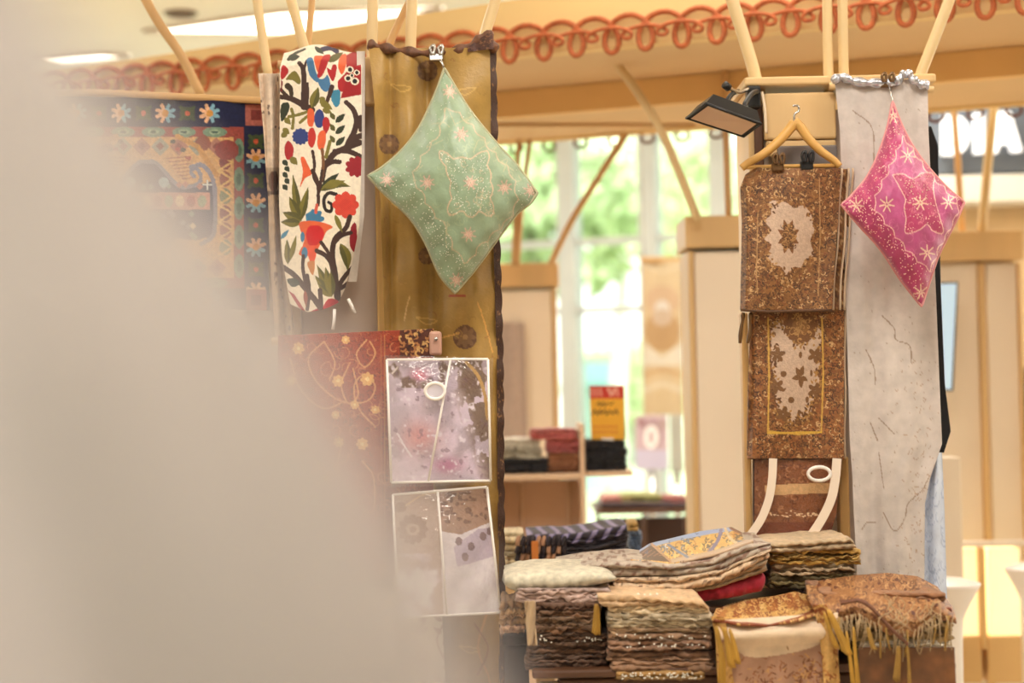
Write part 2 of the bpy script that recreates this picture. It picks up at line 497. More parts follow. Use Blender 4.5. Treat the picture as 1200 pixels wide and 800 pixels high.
def trochoid(n, z, s0, s1, P, A, B, ph=0.0):
    m = int((s1 - s0) / P) * 22
    t_ = np.linspace(0, int((s1 - s0) / P) * 2 * np.pi, m)
    s_ = s0 + P * t_ / (2 * np.pi) - A * np.sin(t_ + ph)
    zz = z - B * np.cos(t_ + ph)
    nn = n - 0.006 * np.cos(t_ * 0.5 + ph)
    return O0 + s_[:, None] * DV + nn[:, None] * NV + zz[:, None] * np.array([0, 0, 1.0])
rt = empty('rope_trim', 'orange looped rope trim along the front edge of the canopy', 'rope trim', 'rope trims on the canopy')
tube('rope', trochoid(-0.022, 2.735, -3.2, 3.0, 0.124, 0.053, 0.062), 0.0098, ROPE, rt, seg=7)
tube('rope', trochoid(-0.040, 2.733, -3.2, 3.0, 0.124, 0.044, 0.020, math.pi), 0.007, ROPE, rt, seg=7)
rt = empty('rope_trim', 'thin brown rope loops hanging below the rear edge of the canopy', 'rope trim', 'rope trims on the canopy')
tube('rope', trochoid(1.385, 2.592, -3.2, 3.2, 0.15, 0.062, 0.034), 0.0065, ROPED, rt, seg=6)

# ------------------------------------------------------------------ poles
def pole(pts, Y, wpx, m, label):
    P = smooth(ppts(pts, Y), 6)
    r = wpx * 0.5 * P[:, 1] / F
    t = tube('canopy_pole', P, r, m, None, seg=10)
    tag(t, label, 'pole', 'poles rising from the kiosk posts')
pole([(150, -40), (182, 20), (212, 65), (236, 112)], 5.2, 11, POLEW, 'curved pole leaning above the patterned rug, leftmost of all')
pole([(296, -40), (304, 20), (315, 92)], 4.8, 11, POLE, 'pole standing just left of the flowered white runner')
pole([(330, -40), (346, 18), (362, 75)], 4.85, 12, POLE, 'pale pole slanting down behind the top of the flowered runner')
pole([(368, -40), (364, 20), (358, 75)], 4.95, 8, POLEW, 'thin brown pole crossing behind the top of the flowered runner')
pole([(437, -40), (436, 60), (435, 110)], 4.72, 13, POLE, 'upright cream pole at the left edge of the olive shawl')
pole([(484, -40), (481, 60), (480, 110)], 4.74, 13, POLE, 'upright cream pole above the middle of the olive shawl')
pole([(480, 2), (466, 30), (446, 75)], 4.85, 9, POLEW, 'short brown pole leaning between two upright cream poles')
pole([(594, -40), (576, 15), (552, 95)], 4.74, 13, POLE, 'cream pole leaning right above the olive shawl corner')
pole([(846, -40), (858, 0), (870, 38), (882, 78), (893, 125)], 4.8, 15, POLE, 'thick cream pole rising above the black floodlight')
pole([(969, -40), (970, 50), (972, 125)], 4.82, 12, POLE, 'left one of two upright cream poles above the wooden hanger post')
pole([(987, -40), (988, 50), (990, 125)], 4.82, 12, POLE, 'right one of two upright cream poles above the wooden hanger post')
pole([(1128, -40), (1105, 20), (1066, 120)], 4.82, 13, POLE, 'cream pole leaning right above the pink cushion')
pole([(714, 64), (745, 105), (773, 150), (797, 205), (818, 258)], 6.2, 10, POLE, 'long curved pole from the canopy down to the tall cream kiosk post')
pole([(738, 150), (700, 210), (668, 262), (644, 312)], 7.2, 8, POLEW, 'pole slanting down to the left across the window')
pole([(608, 164), (605, 235), (602, 312)], 7.25, 6, POLEW, 'thin upright pole nearest the green cushion, left of a pair')
pole([(621, 164), (612, 235), (606, 312)], 7.25, 6, POLEW, 'thin pole right of the pair beside the green cushion')
pole([(849, 78), (851, 160), (854, 256)], 6.35, 8, POLEW, 'straight brown pole under the black floodlight')
pole([(1116, 112), (1121, 170), (1128, 276)], 7.2, 8, POLEW, 'thin pole crossing the first letter of the dark sign')
pole([(1172, 78), (1162, 150), (1150, 276)], 7.0, 11, POLE, 'pale pole crossing the sign letters at the right')

# ------------------------------------------------------------------ background kiosk posts and shop
def kiosk_post(x0, x1, ytop, ycap, ybot, Y, depth, label, capo=3, sw=0.022):
    t = empty('kiosk_post', label, 'post', 'cream kiosk posts')
    pbox('cap', x0 - capo, ytop, x1 + capo, ycap, Y - 0.03, depth + 0.06, WOOD, t)
    zb = 0.0; top = W((x0 + x1) / 2, ycap, Y)
    a_, b_ = W(x0, ycap, Y), W(x1, ycap, Y)
    w_ = b_[0] - a_[0]; h = top[2] - 0.012 - zb; cx = (a_[0] + b_[0]) / 2
    for sx_ in (-1, 1):
        box('stile', (cx + sx_ * (w_ / 2 - sw / 2), Y + depth / 2, zb + h / 2), (sw, depth, h), WOOD, t)
    box('panel', (cx, Y + depth / 2, zb + h / 2 + 0.03), (w_ - 2 * sw - 0.002, depth - 0.01, h - 0.07), CREAM, t)
    box('foot', (cx, Y + depth / 2 - 0.01, 0.03), (w_ - 2 * sw - 0.002, depth, 0.055), WOOD, t)
    return t
kiosk_post(578, 652, 308, 336, 620, 7.6, 0.3, 'low cream kiosk post with wooden cap beside the green cushion')
kiosk_post(806, 900, 252, 289, 640, 6.3, 0.3, 'tall cream kiosk post with wooden cap left of the gold brocades')
t = empty('kiosk_post', 'broad cream kiosk post with two panels at the right edge behind the screen', 'post', 'cream kiosk posts')
pbox('cap', 1092, 270, 1200, 305, 6.95, 0.46, WOOD, t)
for xa_, xb_, m_ in ((1098, 1145.5, CREAM), (1155.5, 1192, CREAM)):
    z1_ = W((xa_ + xb_) / 2, 306, 7.0)[2]; pa_, pb_ = W(xa_, 306, 7.0)[0], W(xb_, 306, 7.0)[0]
    box('panel', ((pa_ + pb_) / 2, 7.2, z1_ / 2), (pb_ - pa_, 0.38, z1_ - 0.01), m_, t)
for xa_, xb_ in ((1146.5, 1154.5), (1193, 1196)):
    z1_ = W(xa_, 306, 6.98)[2]; pa_, pb_ = W(xa_, 306, 6.98)[0], W(xb_, 306, 6.98)[0]
    box('corner_post', ((pa_ + pb_) / 2, 7.18, z1_ / 2), (pb_ - pa_, 0.40, z1_ - 0.01), WOOD, t)
GLOW = mat('glow_panel', (255, 240, 200), 0.5, emis=(255, 222, 160), estr=0.75, var=0.02)
for x0, x1, lb in ((1127, 1149, 'glowing warm light box, left one below the wall screen'), (1160, 1196, 'glowing warm light box, right one at the edge')):
    t = empty('light_box', lb, 'light box', 'glowing light boxes')
    pbox('diffuser', x0, 642, x1, 745, 6.6, 0.14, GLOW, t)
    pbox('plinth', x0 - 2, 746, x1 + 2, 800, 6.58, 0.18, ORNG, t)
t = pbox('rail', 1110, 634, 1215, 640, 6.56, 0.05, CREAM); tag(t, 'thin cream rail running above the glowing light boxes', 'rail')
t = pbox('corner_strip', 1149.5, 642, 1156, 760, 6.56, 0.05, ORNG); tag(t, 'honey wood strip between the two glowing light boxes', 'strip')
# screen
t = empty('wall_screen', 'pale blue upright display screen beside the black cloth strip', 'screen')
A4 = [(1092, 331), (1123, 330), (1117, 458), (1092, 458)]
P = ppts(A4, 6.8); P2 = P + [0, 0.04, 0]
mobj('bezel', np.vstack([P, P2]), [(0, 1, 2, 3), (7, 6, 5, 4)] + [(i, 4 + i, 4 + (i + 1) % 4, (i + 1) % 4) for i in range(4)], BLACK, t, smooth=False)
Q = ppts([(1094, 333), (1121, 332), (1115, 456), (1094, 456)], 6.796)
mobj('display', np.vstack([Q, Q + [0, 0.003, 0]]), [(0, 1, 2, 3), (7, 6, 5, 4)], mat('screen_glow', (190, 214, 230), 0.2, emis=(180, 210, 232), estr=0.45, var=0.1, scale=3), t, smooth=False)
# shop wall, sign
sw = tag(pbox('wall_shop', 1040, 195, 1330, 640, 8.75, 0.2, mat('shop_wall', (236, 206, 160), 0.6, var=0.08), bevel=0.004), kind='structure')
sg = empty('shop_sign', 'dark grey shop sign with large lit white letters', 'sign')
pbox('sign_board', 1060, 96, 1330, 202, 8.5, 0.18, mat('sign_grey', (92, 98, 106), 0.5), sg)
LET = mat('letter_glow', (255, 255, 255), 0.4, emis=(255, 255, 255), estr=0.7, var=0)
def letter(outer, hole, Yl):
    bm = bmesh.new()
    P = ppts(outer, Yl)
    vs = [bm.verts.new(p_) for p_ in P]
    es = [bm.edges.new((vs[i], vs[(i + 1) % len(vs)])) for i in range(len(vs))]
    if hole is not None:
        H = [bm.verts.new(p_) for p_ in ppts(hole, Yl)]
        es += [bm.edges.new((H[i], H[(i + 1) % len(H)])) for i in range(len(H))]
    g = bmesh.ops.triangle_fill(bm, use_beauty=True, use_dissolve=False, edges=es)
    fs = [f for f in g['geom'] if isinstance(f, bmesh.types.BMFace)]
    e = bmesh.ops.extrude_face_region(bm, geom=fs)
    bmesh.ops.translate(bm, vec=(0, 0.05, 0), verts=[v_ for v_ in e['geom'] if isinstance(v_, bmesh.types.BMVert)])
    bmesh.ops.recalc_face_normals(bm, faces=bm.faces)
    me = bpy.data.meshes.new('letter'); bm.to_mesh(me); bm.free(); me.materials.append(LET)
    link(bpy.data.objects.new('letter', me), sg)
a = np.linspace(-np.pi / 2, np.pi / 2, 12)
letter([(1106, 181), (1106, 135)] + [(1119 + 17 * math.cos(q), 158 + 23 * math.sin(q)) for q in a],
       [(1116, 172), (1116, 144)] + [(1118 + 8 * math.cos(q), 158 + 14 * math.sin(q)) for q in a], 8.44)
letter([(1143.5, 133), (1153.5, 132.6), (1153.5, 179), (1143.5, 179.5)], None, 8.44)
letter([(1161, 179), (1173, 131), (1184, 130.5), (1198, 177), (1187, 177.5), (1184, 168), (1172, 168.5), (1169.5, 178.5)],
       [(1174, 159), (1182, 158.6), (1178, 143)], 8.44)
tag(pbox('shop_soffit', 1062, 204, 1330, 236, 8.45, 0.25, HALL), 'cream ledge running below the dark shop sign', 'ledge')
# dark clothes at far right
t = empty('clothes_shelf', 'dark shelf with hanging clothes at the right edge of the view', 'shelf')
pbox('back_panel', 1191, 430, 1260, 625, 8.4, 0.05, DWOOD, t)
for q, c_ in enumerate([(70, 20, 24), (40, 36, 40), (96, 40, 36)]):
    pbox('garment', 1193 + q * 12, 452, 1203 + q * 12, 560 + q * 16, 8.28, 0.1, mat('garment_%d' % q, c_, 0.8), t, bevel=0.02)
pbox('side_board', 1189, 428, 1192, 627, 8.26, 0.2, DWOOD, t)
# white conical stands
def conical(px, py_rim, rx, Y, label):
    c = W(px, py_rim, Y); R_ = rx * Y / F
    prof = [(0.0, 0.012), (0.55, 0.012), (0.94, 0.0), (1.0, -0.004), (0.97, -0.014), (0.66, -0.075), (0.48, -0.12), (0.44, -0.2), (0.42, -0.5)]
    V, n = [], 28
    an = np.linspace(0, 2 * np.pi, n, endpoint=False)
    prof = [(r_ * R_, z_) for r_, z_ in prof] + [(0.42 * R_, -c[2] + 0.03), (0.62 * R_, -c[2] + 0.015), (0.64 * R_, -c[2] + 0.002)]
    for r_, z_ in prof:
        V.append(np.stack([c[0] + r_ * np.cos(an), Y + r_ * np.sin(an), np.full(n, c[2] + z_)], 1))
    Fc = [(i * n + k_, i * n + (k_ + 1) % n, (i + 1) * n + (k_ + 1) % n, (i + 1) * n + k_) for i in range(len(prof) - 1) for k_ in range(n)]
    o = mobj('display_stand', np.vstack(V), Fc, WHITEP)
    tag(o, label, 'stand', 'white conical stands')
conical(1108, 682, 40, 5.6, 'white conical stand right of the brown fringed shawl')
conical(1214, 664, 36, 6.0, 'white conical stand cut off by the right edge')
t = pbox('cream_pillar', 1104, 536, 1128, 700, 6.2, 0.12, CREAM); tag(t, 'narrow cream pillar behind the white conical stand', 'pillar')

# ------------------------------------------------------------------ shelf unit with folded clothes
def folded(name, label, cat, top, bot, Y, depth, layers, cols, seed=0, nx=60, group=None, pat=None, m=None, amp=0.006, wave=0.10, parent=None, fine=2):
    """a folded cloth seen from the fold side: rounded layers in front, flat top, own left and right ends"""
    top, bot = np.array(top, float), np.array(bot, float)
    x0, x1 = max(top[0, 0], bot[0, 0]), min(top[-1, 0], bot[-1, 0])
    x0, x1 = min(top[0, 0], bot[0, 0]), max(top[-1, 0], bot[-1, 0])
    xs = np.linspace(x0, x1, nx)
    yt, yb = np.interp(xs, top[:, 0], top[:, 1]), np.interp(xs, bot[:, 0], bot[:, 1])
    A, B = W(xs, yt, Y), W(xs, yb, Y)
    if fine: layers = max(2, layers * fine)
    lr = random.Random(seed * 7 + 1)
    hs = np.cumsum([0] + [lr.uniform(.55, 1.5) for _ in range(layers)]); hs /= hs[-1]
    bul = [lr.uniform(.5, 1.5) for _ in range(layers)]; out = [lr.uniform(-1, 1) for _ in range(layers)]; tone = [lr.uniform(.82, 1.12) for _ in range(layers)]
    sec = []                               # (depth 0..1, height 0..1, layer, kind)
    for i in range(layers):
        for a_ in np.linspace(-1.35, 1.35, 6):
            sec.append(((-math.cos(a_) + 1) * bul[i], hs[i] + (hs[i + 1] - hs[i]) * (0.5 + 0.5 * math.sin(a_) / math.sin(1.35)), i, 1))
    top_n = 10
    for q in range(1, top_n):
        sec.append((q / top_n, 1.0, layers - 1, 2))
    for q in range(4):
        sec.append((1.0, 1 - (q + 0.5) / 4, min(layers - 1, int((1 - (q + 0.5) / 4) * layers)), 3))
    for q in range(1, 3):
        sec.append((1 - q / 3, 0.0, 0, 2))
    ns = len(sec)
    V = np.zeros((nx, ns, 3)); C = np.zeros((nx, ns, 3))
    u = np.linspace(0, 1, nx)
    for j, (d_, h_, ly, kd) in enumerate(sec):
        hz = B[:, 2] + (A[:, 2] - B[:, 2]) * h_
        lh = (A[:, 2] - B[:, 2]) / layers
        off = (fnoise(u * 6 + ly * 13.1, ly + 0 * u, seed) - 0.5) * wave * 0.25 + out[ly] * 0.004
        if kd == 1:
            yy = Y + np.minimum(d_, 1.3) * lh * 0.9 + off
            hz = hz + (fnoise(u * 11, h_ * 3.7 + 0 * u, seed + 5) - 0.5) * amp * 1.5 * (1 if 0.02 < h_ < 0.98 else 0.5) + 0.0015 * np.sin(u * 60 + ly * 3 + seed) * (0.02 < h_ < 0.98)
        elif kd == 2:
            yy = Y + lh * 0.5 + off * (1 - d_) + d_ * depth
            if h_ == 1.0:
                hz = hz + (fnoise(u * 7, d_ * 4 + 0 * u, seed + 9) - 0.5) * amp * 1.5
        else:
            yy = Y + lh * 0.5 + depth + 0 * u
        endr = 1 - np.clip(np.minimum(u, 1 - u) / 0.03, 0, 1)
        V[:, j, 0] = A[:, 0] + (B[:, 0] - A[:, 0]) * (1 - h_) + (fnoise(ly * 3.3 + 0 * u, u * 0 + j * 0.2, seed + 3) - 0.5) * 0.016 * endr
        V[:, j, 1] = yy + endr * 0.006
        V[:, j, 2] = hz - (h_ - 0.5) * lh * 0.3 * endr
        base = np.asarray(cols[ly % len(cols)], float) * tone[ly]
        g = 1 + (fnoise(u * 20, d_ * 6 + h_ * 7 + 0 * u, seed + 21) - 0.5) * 0.25
        C[:, j] = base[None] * g[:, None]
        if pat is not None:
            C[:, j] = pat(u, d_ if kd == 2 else -h_, C[:, j], kd)
    P = V.reshape(-1, 3)
    i = np.arange(nx - 1)[:, None] * ns + np.arange(ns)[None, :]
    jn = np.arange(nx - 1)[:, None] * ns + (np.arange(ns)[None, :] + 1) % ns
    Fq = np.stack([i, i + ns, jn + ns, jn], -1).reshape(-1, 4)
    Fc = [tuple(q) for q in Fq.tolist()] + [tuple(range(ns)), tuple(range((nx - 1) * ns, nx * ns))[::-1]]
    o = mobj(name, P, Fc, m or FOLDM, parent, cols=C.reshape(-1, 3))
    if label: tag(o, label, cat, group)
    return o

def fl(name, label, x0, x1, y0, y1, Y, depth, layers, cols, **k):
    return folded(name, label, 'cloth', [(x0, y0), ((x0 + x1) / 2, y0 - 0.5), (x1, y0)], [(x0, y1), (x1, y1)], Y, depth, layers, cols, **k)

su = empty('shelf_unit', 'cream open shelf unit holding folded clothes in the background', 'shelf')
SHC = mat('shelf_cream', (232, 200, 168), 0.5, var=0.05)
YS = 6.5
pbox('shelf_board', 586, 555, 681, 562, YS, 0.32, SHC, su)
pbox('shelf_board', 687, 552, 742, 558, YS, 0.32, SHC, su)
pbox('upright', 681, 497, 687, 700, YS - 0.01, 0.34, SHC, su)
pbox('upright', 574, 500, 585, 700, YS, 0.34, SHC, su)
pbox('back_panel', 586, 563, 680, 700, YS + 0.26, 0.03, mat('shelf_back', (222, 186, 154), 0.6), su)
pbox('batten', 664, 563, 668, 640, YS + 0.24, 0.015, SHC, su)
pbox('batten', 610, 563, 613, 640, YS + 0.24, 0.015, SHC, su)
zt = W(630, 700, YS)[2]
box('base_cabinet', (W(630, 700, YS)[0], YS + 0.17, zt / 2), (0.40, 0.34, zt - 0.005), SHC, su)
fl('folded_cloth', 'black folded cloth at the left of the background shelf, beneath grey ones', 587, 642, 538, 553, YS + 0.02, 0.22, 2, [(28, 26, 34)], seed=1)
fl('folded_cloth', 'pale grey folded cloth on top of a black one on the background shelf', 587, 634, 526, 538, YS + 0.03, 0.2, 2, [(196, 188, 168)], seed=2)
fl('folded_cloth', 'off-white folded cloth topmost of the left background shelf pile', 588, 632, 514, 526, YS + 0.03, 0.2, 2, [(206, 200, 186)], seed=3)
fl('folded_cloth', 'brown folded cloth below pink ones on the background shelf', 643, 679, 530, 553, YS + 0.02, 0.22, 3, [(168, 112, 76), (150, 94, 62)], seed=4)
fl('folded_cloth', 'rose folded cloth on the brown one on the background shelf', 640, 679, 515, 530, YS + 0.02, 0.22, 2, [(186, 104, 104)], seed=5)
fl('folded_cloth', 'salmon folded cloth topmost beside the shelf upright', 622, 676, 503, 515, YS + 0.0, 0.22, 2, [(214, 120, 110), (196, 104, 104)], seed=6)
for q in range(4):
    fl('folded_cloth', ['lowest', 'second lowest', 'second highest', 'topmost'][q] + ' black folded cloth under the yellow price sign',
       686, 735 - q % 2 * 2, 542.5 - q * 9, 551.5 - q * 9, YS + 0.02, 0.22, 1, [(26, 24, 32)], seed=30 + q, group='black cloths under the price sign')
# grey fabric panel left of the shelf
t = sheet('grey_panel', None, CLOTH, rows_fn([(378, 582, 614), (515, 582, 618)]), lambda px, py, u, v: 7.575 + 0.006 * np.sin(u * 9), 24, 40, col=(190, 170, 158), thick=0.006)
tag(t, 'plain taupe cloth panel hanging above the shelf beside the olive shawl', 'cloth')
# price sign
cv = Cv(690, 451, 733, 517, (236, 176, 52), 5)
cv.poly([(690, 451), (733, 451), (733, 467), (690, 467)], (206, 58, 46))
for x in (693, 698, 703, 714, 718.5, 723): cv.line([(x, 455), (x + 1.5, 463)], 2.2, (240, 170, 150))
cv.line([(712, 455), (716, 463), (722, 455)], 1.8, (240, 190, 170))
cv.line([(699, 474), (702, 471), (703, 476), (707, 471), (708, 476), (712, 472), (716, 474), (719, 471)], 1.3, (60, 36, 20))
cv.line([(694, 486), (697, 480), (700, 486), (703, 480), (705, 485), (709, 480), (711, 486), (715, 481), (718, 485), (722, 480), (724, 485)], 1.6, (50, 30, 20))
for yy in (500, 506):
    for x in range(697, 727, 5): cv.ell(x, yy, 1.7, 1.5, (214, 120, 48))
for e in ([(690.5, 451), (690.5, 517)], [(732.5, 451), (732.5, 517)], [(690, 451.4), (733, 451.4)]): cv.line(e, 1.4, (70, 36, 26))
t = empty('price_sign', 'yellow price sign with red header and black handwriting', 'sign')
sheet('card', cv, PRINT, rows_fn([(451.5, 690.5, 731), (515, 693, 732.5)]), 6.54, 120, 190, t, thick=0.004)
pbox('clip_foot', 705, 513, 719, 518, 6.525, 0.03, WHITEP, t, bevel=0.002)
# banner and posters near the window
cv = Cv(750, 303, 802, 488, (232, 206, 166), 2.5)
cv.ell(776, 352, 20, 18, (224, 190, 156)); cv.ell(776, 362, 9, 10, (244, 236, 226))
cv.ell(776, 388, 21, 24, (206, 166, 118)); cv.ell(776, 372, 12, 10, (222, 196, 172))
cv.poly([(756, 402), (776, 418), (798, 402), (800, 428), (752, 428)], (244, 234, 216))
cv.line([(753, 440), (776, 434), (800, 440)], 6, (224, 186, 140), sm=6); cv.line([(753, 458), (776, 450), (800, 458)], 7, (242, 226, 198), sm=6)
cv.line([(754, 310), (776, 318), (800, 310)], 3, (244, 226, 194), sm=6)
cv.a *= 0.84
t = empty('hanging_banner', 'tall beige banner with curved brown shapes hanging before the window', 'banner')
sheet('fabric', cv, PRINT, rows_fn([(305, 752, 799), (486, 754, 801)]), lambda px, py, u, v: 10.2 + 0.02 * np.sin(u * 6), 60, 180, t, thick=0.006)
tube('rod', [w1(750, 304.5, 10.2), w1(801, 303.5, 10.2)], 0.018, POLEW, t)
for x in (754, 797):
    p = w1(x, 304, 10.2); tube('cord', [p, (p.x, p.y, 3.68)], 0.004, STEEL, t, seg=5)
cv = Cv(742, 486, 788, 552, (196, 170, 180), 2.5)
cv.poly([(742, 527), (788, 527), (788, 552), (742, 552)], (198, 190, 214)); cv.ell(765, 508, 12, 18, (170, 142, 150))
cv.ell(763, 512, 8.5, 13.5, (250, 244, 242)); cv.ell(763, 512, 3.4, 8.5, (190, 164, 170)); cv.ell(752, 495, 5, 6, (160, 124, 130)); cv.ell(776, 497, 6, 7, (176, 150, 150))
t = sheet('poster', cv, PRINT, rows_fn([(487, 744, 782), (550, 745, 783)]), 9.6, 80, 120, thick=0.01)
tag(t, 'lilac poster with a white oval ring below the beige banner', 'poster')
p = w1(763, 540, 9.63); tube('stand_pole', [(p.x, p.y, 0.01), (p.x, p.y, p.z)], 0.02, STEEL, t)
t = pbox('grey_panel', 786, 486, 801, 553, 9.3, 0.04, mat('grey_board', (176, 176, 166), 0.6)); tag(t, 'narrow grey board beside the lilac poster', 'board')
p = w1(793, 545, 9.36); tube('stand_pole', [(p.x, p.y, 0.01), (p.x, p.y, p.z)], 0.02, STEEL, t)
# dark table with cloths behind
bt = empty('display_table', 'dark low table with coloured cloths far behind the stall', 'table')
pbox('table_top', 698, 597, 812, 602, 8.0, 0.6, DWOOD, bt)
for x in (702, 757, 806): pbox('leg', x - 2, 603, x + 2, 800, 8.02, 0.03, DWOOD, bt); 
pbox('back_board', 700, 606, 810, 700, 8.55, 0.03, mat('dark_board', (60, 36, 28), 0.6), bt)
for q, (x0, x1, y0, c_) in enumerate([(706, 742, 583, (196, 120, 108)), (728, 776, 580, (150, 150, 90)), (772, 808, 583, (150, 74, 66)), (704, 808, 589, (70, 52, 58))]):
    fl('folded_cloth', ['salmon', 'sage green', 'brick red', 'dark plum'][q] + ' folded cloth on the far dark table', x0, x1, y0, 590 if q < 3 else 597, 8.05 + 0.05 * (q < 3), 0.3, 1, [c_], seed=50 + q, nx=24)

# ------------------------------------------------------------------ left display post
lp = empty('display_post', 'wooden display post carrying the olive shawl and green cushion', 'post')
PANEL = mat('post_panel', (206, 186, 168), 0.6, var=0.06)
def post_body(t, x0, x1, ytop, Y, depth, stile=0.035):
    a_, b_ = W(x0, ytop, Y), W(x1, ytop, Y)
    h = a_[2]; cx = (a_[0] + b_[0]) / 2; w_ = b_[0] - a_[0]
    for s_ in (-1, 1):
        box('stile', (cx + s_ * (w_ / 2 - stile / 2), Y + depth / 2, h / 2), (stile, depth, h), WOOD, t)
    box('panel', (cx, Y + depth / 2 + 0.008, h / 2), (w_ - 2 * stile - 0.002, depth - 0.02, h - 0.12), PANEL, t)
    return cx, w_, h
cx, w_, h = post_body(lp, 332, 574, 92, 4.66, 0.24)
box('top_rail', (cx, 4.66 + 0.12, h - 0.026), (w_ - 0.072, 0.235, 0.05), WOOD, lp)
box('foot_rail', (cx, 4.66 + 0.12, 0.03), (w_ - 0.072, 0.235, 0.055), WOOD, lp)
pbox('side_block', 426, 66, 441, 122, 4.60, 0.05, WOOD, lp)
pbox('inner_strip', 440, 122, 456, 396, 4.62, 0.03, mat('strip_wood', (226, 182, 110), 0.5, var=0.1), lp)

# rug on its rod
cv = Cv(30, 100, 320, 372, (178, 120, 78), 1.6)
NAVY, TEALC, SAGE, RED, GOLD, PEACH, SKY = (26, 30, 66), (92, 160, 160), (120, 140, 108), (140, 52, 46), (196, 140, 76), (232, 180, 140), (130, 176, 196)
XC = 172
cv.poly([(30, 100), (320, 100), (320, 372), (30, 372)], NAVY)
def both(fn):
    fn(lambda x: x); fn(lambda x: 2 * XC - x)
def rug_flower(x, y, vert=False):
    for i in range(8):
        a = i * math.pi / 4 + math.pi / 8
        cl = PEACH if (math.cos(a) < 0 if not vert else math.sin(a) < 0) else SKY
        cv.line([(x, y), (x + 10.5 * math.cos(a), y + 10 * math.sin(a))], 5.5, cl, 4)
    cv.ell(x, y, 4, 4, (214, 150, 70))
def rug_small(x, y):
    cv.ell(x, y, 9, 8, (60, 74, 50))
    for i in range(4): cv.line([(x, y), (x + 11 * math.cos(i * 1.571 + .78), y + 10 * math.sin(i * 1.571 + .78))], 4, (66, 82, 52))
    cv.ell(x, y, 3, 3, (200, 90, 60))
for i in range(-4, 5):
    x = 246 - (i + 4) * 26
    for yy in (133, 352):
        (rug_flower if i % 2 == 0 else rug_small)(x, yy)
for i, yy in enumerate(range(160, 345, 26)):
    for x in (300, 2 * XC - 300):
        (rug_small if i % 2 == 0 else lambda a_, b_: rug_flower(a_, b_, True))(x, yy + (6 if i == 0 else 0))
for x in (300, 2 * XC - 300):
    for yy in (135, 352):
        cv.poly([(x - 12, yy - 12), (x + 12, yy - 12), (x + 12, yy + 12), (x - 12, yy + 12)], (170, 96, 84)); cv.poly([(x - 6, yy - 6), (x + 6, yy - 6), (x + 6, yy + 6), (x - 6, yy + 6)], (120, 50, 46))
x0, x1, y0, y1 = 2 * XC - 286, 286, 149, 338
cv.poly([(x0, y0), (x1, y0), (x1, y1), (x0, y1)], (150, 70, 62))
for x in range(x0 + 14, x1, 36):
    for yy in (155, 332): cv.ell(x, yy, 14, 6, (112, 142, 118)); cv.ell(x, yy, 7, 3, (150, 170, 140)); cv.ell(x, yy, 4, 1.6, (60, 90, 80))
for yy in range(168, 334, 34):
    for x in (280, 2 * XC - 280): cv.ell(x, yy + 8, 6, 14, (112, 142, 118)); cv.ell(x, yy + 8, 3, 7, (74, 104, 88))
x0, x1, y0, y1 = 2 * XC - 274, 274, 161, 326
cv.poly([(x0, y0), (x1, y0), (x1, y1), (x0, y1)], (214, 164, 104))
for i, x in enumerate(range(x0 + 8, x1, 22)):
    for yy in (172, 314):
        cv.poly([(x, yy - 11), (x + 11, yy), (x, yy + 11), (x - 11, yy)], [(170, 110, 90), (150, 150, 130)][i % 2]); cv.poly([(x, yy - 5), (x + 5, yy), (x, yy + 5), (x - 5, yy)], (130, 60, 50))
for i, yy in enumerate(range(190, 310, 20)):
    for x in (264, 2 * XC - 264):
        cv.ell(x, yy, 7, 9, [(130, 50, 48), (150, 80, 56), (126, 134, 96)][i % 3])
    both(lambda m_: cv.line([(m_(256), yy - 10), (m_(272), yy), (m_(256), yy + 10)], 2.4, (222, 180, 110)))
cv.ell(266, 176, 14, 12, (140, 56, 50)); cv.ell(238, 168, 9, 9, (140, 72, 52))
both(lambda m_: cv.line([(m_(208), 160), (m_(232), 172), (m_(244), 190), (m_(254), 205)], 6, (198, 142, 66)))
both(lambda m_: [cv.ell(m_(203 + 6 * q), 166 + 5 * q + (q % 2) * 4, 3.4, 2.4, [(60, 60, 44), (170, 60, 50)][q % 2]) for q in range(4)])
for q in range(7): both(lambda m_: cv.line([(m_(196 + q * 3), 186 + q * 4), (m_(222 + q), 184 + q * 4)], 1.4, (160, 84, 62)))
# central medallion with scrolled corners
both(lambda m_: cv.poly([(m_(172), 190), (m_(184), 192), (m_(210), 218), (m_(236), 216), (m_(252), 212), (m_(252), 276), (m_(230), 282), (m_(206), 280), (m_(172), 300)], (36, 42, 84)))
both(lambda m_: cv.line([(m_(172), 190), (m_(184), 192), (m_(208), 217), (m_(222), 219), (m_(234), 214), (m_(235), 204), (m_(229), 197), (m_(224), 202), (m_(228), 207)], 4.5, (126, 128, 150), sm=4))
both(lambda m_: cv.line([(m_(224), 196), (m_(238), 194), (m_(250), 212), (m_(252), 245), (m_(250), 275), (m_(236), 286)], 5, (126, 128, 150), sm=4))
for q in range(46):
    x_, y_ = rng.uniform(110, 240), rng.uniform(206, 290); cl_ = rng.choice([(126, 128, 150), (190, 120, 100), (110, 140, 130), (226, 190, 150)])
    both(lambda m_: cv.poly([(m_(x_), y_ - 4), (m_(x_ + 4), y_), (m_(x_), y_ + 4), (m_(x_ - 4), y_)], cl_)) if not (224 < y_ < 248) and y_ > 214 else None
cv.poly([(2 * XC - 246, 226), (246, 226), (246, 246), (2 * XC - 246, 246)], (200, 140, 120))
for q in range(-5, 6): cv.ell(XC + q * 13, 236, 5, 7, [(232, 196, 160), (170, 90, 80), (150, 160, 130)][q % 3])
both(lambda m_: cv.star(m_(243), 217, 5, 4, (220, 226, 224), 2.0)); both(lambda m_: cv.ell(m_(192), 214, 6, 6, (150, 180, 196)))
cv.grain(0.12, 2.0, 3)
rug = empty('hanging_rug', 'patterned rug with navy flowered border hanging at the left', 'rug')
